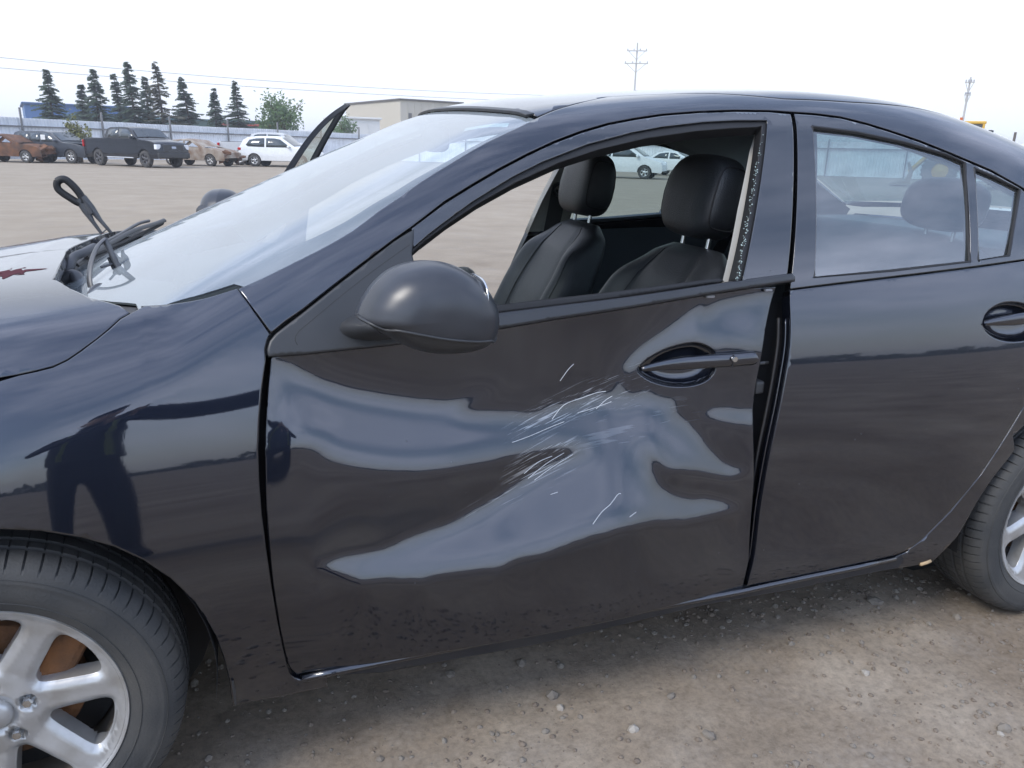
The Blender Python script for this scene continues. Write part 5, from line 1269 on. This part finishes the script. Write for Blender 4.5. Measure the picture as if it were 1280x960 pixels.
# ------------------------------------------------------------------ trees
NEED = [mat('spruce_needles_%d' % i, c, .8, noise=(tuple(v*.6 for v in c), 3, .8)) for i, c in enumerate(((.12, .17, .12), (.13, .18, .13), (.16, .16, .11)))]
BARK = mat('bark', (.10, .075, .05), .9, bump=.5, bscale=40); LEAFM = mat('leaf_green', (.14, .22, .08), .7, noise=((.09, .16, .06), 2, .8))
def leafy_shader(m, k=.55):
    t = m.node_tree; b = t.nodes['Principled BSDF']; o = [n for n in t.nodes if n.type == 'OUTPUT_MATERIAL'][0]
    tl = t.nodes.new('ShaderNodeBsdfTranslucent'); mxn = t.nodes.new('ShaderNodeMixShader'); mxn.inputs[0].default_value = k
    src = b.inputs['Base Color'].links[0].from_socket; t.links.new(src, tl.inputs[0]); t.links.new(b.outputs[0], mxn.inputs[1]); t.links.new(tl.outputs[0], mxn.inputs[2]); t.links.new(mxn.outputs[0], o.inputs[0])
for m_ in NEED+[LEAFM]: leafy_shader(m_)
def spruce(px, py_top, D, lean=0, rad=.24, m=0, label='', dens=1.0, group='spruces beyond the fence'):
    H = top_z(px, py_top, D); E_ = empty('spruce_tree', label, 'tree', spot(px, D), random.random()*6, group)
    E_.rotation_euler = (0, 0, 0)
    ax = lambda t: Vector((lean*H*t*t, 0, H*t))
    MB().tube([tuple(ax(t)) for t in np.linspace(0, .99, 8)], [.16*(1-t)+.02 for t in np.linspace(0, 1, 8)], 7).build('trunk', BARK, E_, 60)
    V = []; F = []; nl = int(34*dens)
    for i in range(nl):
        t = .10+.90*(i+random.random()*.7)/nl
        Rl = 1.7*rad*H*(1-t)**1.0*random.uniform(.45, 1.2)+.08; nb = random.randint(6, 10); c = ax(min(1, t))
        for k in range(nb):
            if random.random() < .12: continue
            c = ax(min(1.0, t+random.uniform(-.03, .03))); a = random.random()*6.283; Lb = Rl*random.uniform(.55, 1.12); up = random.uniform(-.30, .10)
            ns = max(4, int(Lb/.16))
            for s in range(ns):
                f_ = (s+.5)/ns; d = Vector((math.cos(a), math.sin(a), 0)); p = c+d*Lb*f_+Vector((0, 0, Lb*(up*f_-.12*f_*f_+.10*f_**3)))
                for side in (-1, 1):
                    wv = Vector((-d.y, d.x, 0))*side; l_ = (.20+.36*(1-f_)*min(1, Lb))*random.uniform(.7, 1.3)
                    tip = p+wv*l_+d*l_*.6+Vector((0, 0, random.uniform(-.14, .03))); b_ = len(V)
                    V += [tuple(p-d*.12), tuple(p+d*.16+Vector((0, 0, .06))), tuple(tip)]; F.append((b_, b_+1, b_+2))
    add('crown', mesh('crown', V, F), NEED[m], E_)
D1 = 80
for (px, py, D, lean, rad, m, lb) in ((70, 97, 78, .0, .25, 0, 'broad dark spruce standing alone before the blue warehouse end'), (108, 113, 84, .02, .20, 1, 'short slim spruce just behind the tall dark one'), (127, 97, 80, .0, .22, 0, 'dark spruce with a dense conical crown by the slim short one'),
    (156, 102, 82, -.05, .17, 1, 'thin spruce leaning towards its neighbour with sparse crown'), (172, 89, 80, -.02, .22, 0, 'tallest full spruce in the row beyond the fence'), (189, 105, 84, 0, .2, 1, 'mid-height spruce tucked between two taller ones'), (207, 89, 80, -.03, .20, 2, 'tall half-dead brownish spruce with bare gaps'),
    (240, 106, 82, -.07, .24, 1, 'crooked spruce with a bent top and wide skirts'), (272, 118, 86, 0, .2, 0, 'small tidy spruce before the red-trimmed roof'), (300, 110, 84, -.01, .23, 1, 'spruce with open layered branches next to the leafy tree')):
    spruce(px, py, D, lean, rad, m, lb, .8 if m == 2 else 1.0)
def leafy(px, py, D, rx, rz_, label, name='leafy_tree', m=LEAFM, n=2600, trunk=True, base=None, ls=.17):
    H = top_z(px, py, D); E_ = empty(name, label, 'tree' if trunk else 'bush', spot(px, D))
    cz = H-rz_ if base is None else base
    tb = MB().tube([(0, 0, 0), (.05, 0, cz*.5), (0, .05, cz)], [.16, .12, .06], 8)
    tb.build('trunk', BARK, E_, 60)
    for k in range(7):
        a = random.random()*6.28; MB().tube([(0, 0, cz*random.uniform(.5, .9)), (rx*.4*math.cos(a), rx*.4*math.sin(a), cz+rz_*.2), (rx*.75*math.cos(a), rx*.75*math.sin(a), cz+rz_*random.uniform(.2, .7))], [.06, .04, .015], 5).build('limb', BARK, E_, 60)
    V = []; F = []; cl = [(rng.normal(0, .42, 3)) for _ in range(34)]
    for k in range(n):
        c = cl[k % len(cl)]; p = np.array(c)+rng.normal(0, .17, 3); p = np.array([p[0]*rx, p[1]*rx, cz+p[2]*rz_*1.05]); s = ls*random.uniform(.6, 1.3)
        u = Vector(rng.normal(0, 1, 3)).normalized(); v = u.orthogonal().normalized(); b_ = len(V)
        V += [tuple(Vector(p)-u*s), tuple(Vector(p)+v*s*.6), tuple(Vector(p)+u*s), tuple(Vector(p)-v*s*.6)]; F.append((b_, b_+1, b_+2, b_+3))
    add('crown', mesh('crown', V, F), m, E_); return E_
leafy(357, 120, 84, 2.6, 2.3, 'light green leafy tree right of the spruce row beyond the fence')
leafy(97, 150, 53, .55, .9, 'yellowish bush sticking up at the fence behind the pickup tail', 'fence_bush', mat('olive_leaf', (.16, .16, .05), .8), 700, False, 1.5, .09)
leafy(430, 150, 92, 1.3, 1.4, 'small leafy tree beyond the fence beside the beige building', n=1100)
# thin wood far behind the photographer (shows only as the dark rim in the paint's reflections)
V = []; F = []
for k in range(15000):
    x = random.uniform(-190, 260); hmax = 2.6+1.1*math.sin(x*.21)+.8*math.sin(x*.63+2)+.5*math.sin(x*1.7); z = random.random()*max(1.0, hmax); y = -125+random.uniform(-3, 3); s = random.uniform(.35, .8)
    u = Vector(rng.normal(0, 1, 3)).normalized(); v = u.orthogonal().normalized(); b_ = len(V); p = Vector((x, y, z))
    V += [tuple(p-u*s), tuple(p+v*s*.7), tuple(p+u*s), tuple(p-v*s*.7)]; F.append((b_, b_+1, b_+2, b_+3))
o = add('wood', mesh('wood', V, F), mat('wood_foliage', (.045, .07, .035), .8)); o['kind'] = 'stuff'; o['label'] = 'far low belt of trees behind the yard fence'; o['category'] = 'trees'

# ------------------------------------------------------------------ buildings beyond the fence
def building(name, label, px, D, W, Dp, H, rot, wall, roofm, seams=8, extra=None, over=.25):
    a = azim(px); E_ = empty(name, label, 'building', spot(px, D), -a+R_(rot))
    MB().box((0, Dp/2, H/2), (W, Dp, H)).build('wall', wall, E_)
    bevel(MB().box((0, Dp/2, H+.12), (W+over*2, Dp+over*2, .24)).build('roof', roofm, E_), .04, 1)
    for k in range(1, seams): MB().box((-W/2+W*k/seams, -.03, H/2), (.08, .05, H*.98)).build('wall_seam', wall, E_)
    if extra: extra(E_)
    return E_
BEIGE = mat('beige_cladding', (.48, .44, .36), .7); BLUE = mat('blue_cladding', (.05, .13, .30), .6); REDT = mat('red_trim', (.32, .06, .04), .6); DRK = mat('dark_roof_edge', (.10, .09, .08), .6); OFFW = mat('offwhite_cladding', (.62, .62, .6), .6)
def bx(E_):
    for x, z in ((-3.5, 5.4), (1.0, 5.4)): MB().box((x, -.04, z), (.5, .06, 1.2)).build('vent_window', DRK, E_)
building('beige_building', 'beige metal-clad building showing above the windscreen', 540, 118, 10, 20, top_z(516, 131, 118)-.2, 28, BEIGE, DRK, 9, bx)
building('blue_warehouse', 'low blue warehouse behind the spruces', 104, 118, 12, 14, top_z(104, 137, 118), 4, BLUE, mat('blue_roof', (.04, .10, .22), .6), 6)
building('green_shed', 'long low dark green shed behind the spruces', 225, 116, 26, 6, top_z(225, 150, 116)-.3, 4, mat('green_wall', (.06, .11, .09), .7), mat('green_roof', (.05, .12, .14), .7), 9)
building('low_shed', 'low shed with red trim behind the spruces', 318, 100, 7, 6, top_z(318, 157, 100)-.3, 4, mat('teal_wall', (.06, .16, .17), .6), REDT, 5)
building('white_shed', 'white shed roof showing right of the open door', 446, 104, 6, 6, top_z(446, 152, 104), 10, OFFW, OFFW, 4)

# ------------------------------------------------------------------ power poles and wires
POLE = mat('weathered_pole', (.42, .41, .39), .85)
def pole(px, py, D, label, arms):
    H = top_z(px, py, D); E_ = empty('power_pole', label, 'pole', spot(px, D), -azim(px), 'power poles round the yard')
    MB().tube([(0, 0, 0), (0, 0, H)], [.13, .085], 10).build('mast', POLE, E_, 60)
    for dz, w in arms:
        bevel(MB().box((0, -.15, H-dz), (w, .12, .12)).build('crossarm', POLE, E_), .02, 1)
        for k in range(4): MB().lathe([(.0001, .22), (.05, .18), (.07, .08), (.04, 0)], 8, 'z', (-w/2+.1+(w-.2)*k/3, -.15, H-dz+.06)).build('insulator', mat('insulator_grey', (.3, .3, .32), .3), E_)
        MB().tube([(-w*.4, -.15, H-dz-.05), (0, -.12, H-dz-1.0)], .035, 5).build('brace', POLE, E_); MB().tube([(w*.4, -.15, H-dz-.05), (0, -.12, H-dz-1.0)], .035, 5).build('brace', POLE, E_)
    return H
pole(789, 70, 100, 'tall power pole with two crossarms standing over the roof of the black sedan', ((.9, 2.4), (2.3, 2.8)))
pole(1199, 108, 96, 'slim pale pole with short arms rising beside the yellow loader cab', ((.5, .9), (1.7, .6)))
def wire(pa, pb, sag, label):
    n = 24; pts = []
    for i in range(n+1): t = i/n; pts.append(tuple(Vector(pa)*(1-t)+Vector(pb)*t-Vector((0, 0, sag*4*t*(1-t)))))
    tag(MB().tube(pts, .028, 5).build('power_line', mat('cable', (.34, .34, .35), .6), None), label, 'power line', 'power lines over the yard')
def sky_pt(px, py, D): q = spot(px, D); return (q[0], q[1], top_z(px, py, D))
wire(sky_pt(-260, 56, 96), sky_pt(780, 128, 125), 1.2, 'upper power line crossing the sky over the spruces')
wire(sky_pt(-260, 72, 93), sky_pt(780, 136, 120), .8, 'lower power line crossing the sky just over the spruce tips')
H_ = pole(-262, 54, 95.5, 'power pole left of the spruces carrying the lines', ((.5, 2.4), (2.0, 2.4)))
pole(781, 126, 126, 'far pole hidden by the roof where the lines end', ((.5, 2.4),))

# ------------------------------------------------------------------ yellow wheel loader beyond the rear window
YEL = mat('loader_yellow', (.55, .34, .05), .45, noise=((.45, .26, .03), 2, .6)); LT = mat('loader_tyre', (.09, .085, .08), .9, noise=((.16, .14, .12), 4, .7))
l, r = place(1222, 40, 176)
LD = empty('wheel_loader', 'yellow wheel loader with glazed cab seen over the rear door', 'loader', l, r)
bevel(MB().box((-1.2, 0, 1.45), (2.4, 1.5, 1.0)).build('engine_cover', YEL, LD), .12)
bevel(MB().box((.6, 0, 1.15), (1.8, 1.2, .6)).build('chassis', YEL, LD), .08)
bevel(MB().box((.55, 0, 3.12), (1.5, 1.5, .14)).build('cab_roof', YEL, LD), .05)
for sx in (-.1, 1.2):
    for sy in (-.68, .68): MB().box((sx, sy, 2.3), (.1, .1, 1.6)).build('cab_pillar', YEL, LD)
MB().box((.55, 0, 2.3), (1.25, 1.3, 1.5)).build('cab_glass', GW, LD)
bevel(MB().box((.55, 0, 1.6), (1.4, 1.4, .4)).build('cab_base', YEL, LD), .04)
for wx in (-1.45, 1.45):
    for s in (-1, 1):
        W = part_empty('wheel', LD); W.location = (wx, s*1.0, .82); W.rotation_euler = (0, 0, 0 if s < 0 else math.pi)
        b = MB().lathe([(.38, .02), (.42, -.03), (.62, -.06), (.76, -.02), (.80, .04), (.80, .42), (.74, .5), (.4, .46)], 36)
        for k in range(22):
            a = 2*math.pi*k/22; b.box((.81*math.cos(a), .13 if k % 2 else .33, .81*math.sin(a)), (.07, .24, .09), Matrix.Rotation(-a, 3, 'Y'))
        t_ = b.build('tyre', LT, W, 40); MB().lathe([(.0001, .02), (.2, .03), (.34, .1), (.40, .02)], 28).build('rim', YEL, W, 40)
for s in (-.5, .5): MB().tube([(.9, s, 1.6), (1.9, s, 1.75), (2.8, s, .7)], .11, 8).build('lift_arm', YEL, LD, 60)
MB().prism([(2.7, .12), (3.6, .08), (3.65, .14), (2.95, .3), (2.8, .7), (2.95, 1.15), (2.85, 1.2), (2.62, .75)], lambda u, v, h: (u, h, v), -1.25, 1.25).build('bucket', mat('worn_bucket', (.22, .19, .15), .6, metal=.4), LD)
MB().tube([(-1.5, .4, 1.9), (-1.5, .4, 2.7)], .06, 10).build('exhaust_stack', DRK, LD, 60)
MB().tube([(.9, .5, 3.19), (.9, .5, 3.36)], .07, 10).build('beacon', mat('beacon_amber', (.5, .12, .02), .3), LD, 60)

# ------------------------------------------------------------------ stones and gravel beside the car
def stone_mesh(seed, s=1.0):
    bm = bmesh.new(); bmesh.ops.create_icosphere(bm, subdivisions=1, radius=1); r = random.Random(seed); k = (1, r.uniform(.6, .95), r.uniform(.4, .7))
    V = [(v.co.x*k[0]*r.uniform(.75, 1.15), v.co.y*k[1]*r.uniform(.75, 1.15), v.co.z*k[2]*r.uniform(.75, 1.15)) for v in bm.verts]; F = [[v.index for v in f.verts] for f in bm.faces]; bm.free(); return np.array(V), F
protos = [stone_mesh(k) for k in range(8)]
def gravel(name, n, smin_, smax_, m, pw=2.6, area_=(-.5, 3.6, -1.40, 0.0)):
    V = []; F = []
    for k in range(n):
        x = random.uniform(area_[0], area_[1]); y = random.uniform(area_[2], area_[3])
        if vnoise(np.array(x), np.array(y), 2.2, 9) < random.random()*.9: continue
        s = smin_+(smax_-smin_)*random.random()**pw; a = random.random()*6.28; pv, pf = protos[k % 8]
        c, s_ = math.cos(a), math.sin(a); z = float(ground_z(np.array(x), np.array(y)))+s*.12; b_ = len(V)
        V += [(x+s*(c*p[0]-s_*p[1]), y+s*(s_*p[0]+c*p[1]), z+s*p[2]) for p in pv]; F += [tuple(i+b_ for i in f) for f in pf]
    o = add(name, mesh(name, V, F), m); o['kind'] = 'stuff'; return o
ST1 = mat('gravel_grey', (.20, .178, .148), .9, noise=((.17, .145, .12), 18, .9)); ST2 = mat('gravel_brown', (.21, .17, .13), .9, noise=((.12, .095, .075), 18, .9)); ST3 = mat('pale_stone', (.34, .31, .265), .85, noise=((.28, .25, .22), 24, .7))
g1 = gravel('gravel', 15000, .0015, .010, ST2); g1['label'] = 'loose brown grit and small gravel beside the car'; g1['category'] = 'gravel'
g2 = gravel('gravel', 8000, .0016, .012, ST1, 3.4); g2['label'] = 'loose pale grey pebbles strewn over the dirt'; g2['category'] = 'gravel'
for k, (px, py, s, m, lb) in enumerate(((563, 842, .016, ST1, 'flat grey stone under the middle of the sill'), (700, 884, .015, ST3, 'pale stone on the bare dirt by the blue-grey patch'), (791, 915, .016, ST3, 'small bright stone lying alone on the dirt'), (885, 924, .020, ST1, 'rounded grey stone near the bright stone'), (838, 872, .016, ST1, 'angular grey stone on smooth dirt'), (690, 868, .022, ST1, 'grey stone half sunk in the rubble patch'),
    (652, 827, .017, ST1, 'grey stone close under the front door'), (1092, 756, .030, ST1, 'long flat grey slab below the rear door'), (1081, 844, .014, ST3, 'white chip of stone out from the sill'), (1255, 912, .022, ST1, 'broad grey stone out beyond the rear tyre'), (1196, 772, .016, ST1, 'grey stone in front of the rear tyre'), (890, 770, .014, ST2, 'brown clod right under the sill'), (243, 853, .016, ST3, 'pale stone behind the front tyre'), (276, 832, .012, ST1, 'little stone at the foot of the front arch'), (1250, 918, .010, ST3, 'pale chip touching the broad stone'))):
    q = at_z(px, py, 0); pv, pf = protos[k % 8]; a = k*1.7; V = [(s*(math.cos(a)*p[0]-math.sin(a)*p[1]), s*(math.sin(a)*p[0]+math.cos(a)*p[1]), s*p[2]) for p in pv]
    o = tag(add('stone', mesh('stone', V, pf), m), lb, 'stone', 'stones lying beside the car'); o.location = (q[0], q[1], float(ground_z(np.array(q[0]), np.array(q[1])))+s*.15)

# ------------------------------------------------------------------ the photographer, who shows in the paint's reflection
PX, PY = .40, -2.62
PE = empty('person', 'person in dark clothes and yellow vest photographing the car with raised arms', 'person', (PX, PY, 0))
SKIN = mat('skin', (.42, .27, .19), .55); CLOTH = mat('dark_clothes', (.022, .024, .028), .9); VEST = mat('yellow_vest', (.20, .25, .06), .8)
def skin_fig(name, verts, edges, rad, m, parent, sub=2, root=0):
    me = bpy.data.meshes.new(name); me.from_pydata(verts, edges, []); o = add(name, me, m, parent)
    md = o.modifiers.new('skin', 'SKIN'); md.use_smooth_shade = True; s = o.modifiers.new('sub', 'SUBSURF'); s.levels = s.render_levels = sub
    for v, r in zip(me.skin_vertices[0].data, rad): v.radius = r if hasattr(r, '__len__') else (r, r)
    me.skin_vertices[0].data[root].use_root = True
    return o
# body faces +Y (towards the car); both hands hold the phone in front of the chest, a little to the right
PE.scale = (.9, .9, .9)
hx_, hy_, hz_ = (CAM[0]-PX)/.9, (CAM[1]-PY-.05)/.9, (CAM[2]-.03)/.9
B = [(0, 0, .95), (0, .01, 1.1), (0, 0, 1.28), (0, -.01, 1.42), (0, .0, 1.50), (0, .02, 1.58), (0, .035, 1.66), (0, .03, 1.735),
     (-.19, -.01, 1.42), (-.34, .08, 1.27), (-.16, .30, 1.30), (hx_-.05, hy_-.04, hz_), (.19, -.01, 1.42), (.36, .08, 1.28), (.26, .30, 1.30), (hx_+.06, hy_-.04, hz_),
     (-.10, 0, .90), (-.12, .02, .50), (-.13, -.02, .10), (-.14, .12, .04), (.10, 0, .90), (.13, .02, .50), (.15, -.02, .10), (.17, .12, .04)]
E_b = [(0, 1), (1, 2), (2, 3), (3, 4), (4, 5), (5, 6), (6, 7), (3, 8), (8, 9), (9, 10), (10, 11), (3, 12), (12, 13), (13, 14), (14, 15), (0, 16), (16, 17), (17, 18), (18, 19), (0, 20), (20, 21), (21, 22), (22, 23)]
Rb = [(.16, .12), (.155, .115), (.17, .125), (.16, .11), (.065, .065), (.075, .085), (.088, .10), (.06, .07), .07, .05, .042, .035, .07, .05, .042, .035, .095, .068, .05, .04, .095, .068, .05, .04]
body = skin_fig('body', B, E_b, Rb, CLOTH, PE)
superell('face', (0, .045, 1.655), (.078, .088, .115), 2.3, SKIN, PE)
for s in (-.03, .03): superell('eye', (s, .128, 1.672), (.012, .008, .009), 2, DARK, PE, None, (10, 6))
superell('nose', (0, .142, 1.645), (.013, .018, .024), 2, SKIN, PE, None, (10, 8)); superell('mouth', (0, .128, 1.608), (.025, .008, .007), 2, mat('lips', (.35, .15, .12), .5), PE, None, (10, 6))
for s in (-.08, .08): superell('ear', (s, .03, 1.655), (.012, .025, .033), 2.2, SKIN, PE, None, (10, 8))
superell('cap', (0, .03, 1.72), (.088, .105, .06), 2.4, CLOTH, PE); superell('cap_peak', (0, .14, 1.705), (.07, .06, .008), 2.4, CLOTH, PE)
for sx in (-1, 1):
    hb = Vector((hx_+sx*.055, hy_-.035, hz_))
    superell('hand', hb, (.020, .035, .042), 2.5, SKIN, PE, Matrix.Rotation(sx*.3, 3, 'Z'), (14, 10))
    for k in range(4):
        z0 = .030-.021*k; l_ = (.065, .072, .068, .055)[k]
        MB().tube([tuple(hb+Vector((sx*.008, .02, z0))), tuple(hb+Vector((sx*.012, .02+l_*.45, z0))), tuple(hb+Vector((-sx*.008, .02+l_*.62, z0-.003))), tuple(hb+Vector((-sx*.030, .02+l_*.60, z0-.005)))], [.0095, .009, .0085, .007], 8).build('finger', SKIN, PE, 60)
    MB().tube([tuple(hb+Vector((0, -.02, .02))), tuple(hb+Vector((-sx*.02, -.012, .045))), tuple(hb+Vector((-sx*.045, .0, .052)))], [.011, .010, .008], 8).build('thumb', SKIN, PE, 60)
V = []; F = []; K = 24
for i, (z, a, b_) in enumerate(((1.0, .185, .14), (1.12, .18, .135), (1.28, .195, .145), (1.40, .185, .13), (1.455, .12, .10))):
    for k in range(K): t = 2*math.pi*k/K; V.append((a*math.cos(t), b_*math.sin(t), z))
for i in range(4):
    for k in range(K): F.append((i*K+k, i*K+(k+1) % K, (i+1)*K+(k+1) % K, (i+1)*K+k))
add('vest', mesh('vest', V, F, 180), VEST if False else mat('vest_navy', (.03, .035, .04), .8), PE)
for s in (-.11, .11): MB().tube([(s, .145, 1.02), (s, .152, 1.28), (s*.95, .12, 1.43), (s*.9, 0, 1.475), (s, -.13, 1.38)], .022, 6, True, .4).build('vest_stripe', VEST, PE, 60)
ph = tag(bevel(MB().box((CAM[0]-.0, CAM[1]-.040, CAM[2]-.032), (.155, .009, .075)).build('phone', mat('phone_black', (.02, .02, .022), .2), None), .004), 'black smartphone held up sideways by the photographer', 'phone')

# ------------------------------------------------------------------ thin summer haze over the yard
hb_ = MB().box((0, 300, 7.5), (1840, 1840, 18)).build('haze', None); hb_['kind'] = 'stuff'; hb_['label'] = 'thin pale haze in the air over the yard'; hb_['category'] = 'haze'
hm = bpy.data.materials.new('haze'); hm.use_nodes = True; ht = hm.node_tree; ht.nodes.clear()
ho = ht.nodes.new('ShaderNodeOutputMaterial'); hv = ht.nodes.new('ShaderNodeVolumePrincipled'); hv.inputs['Color'].default_value = (.93, .95, 1, 1); hv.inputs['Density'].default_value = .0013; hv.inputs['Anisotropy'].default_value = .2
ht.links.new(hv.outputs[0], ho.inputs['Volume']); hb_.data.materials.append(hm)
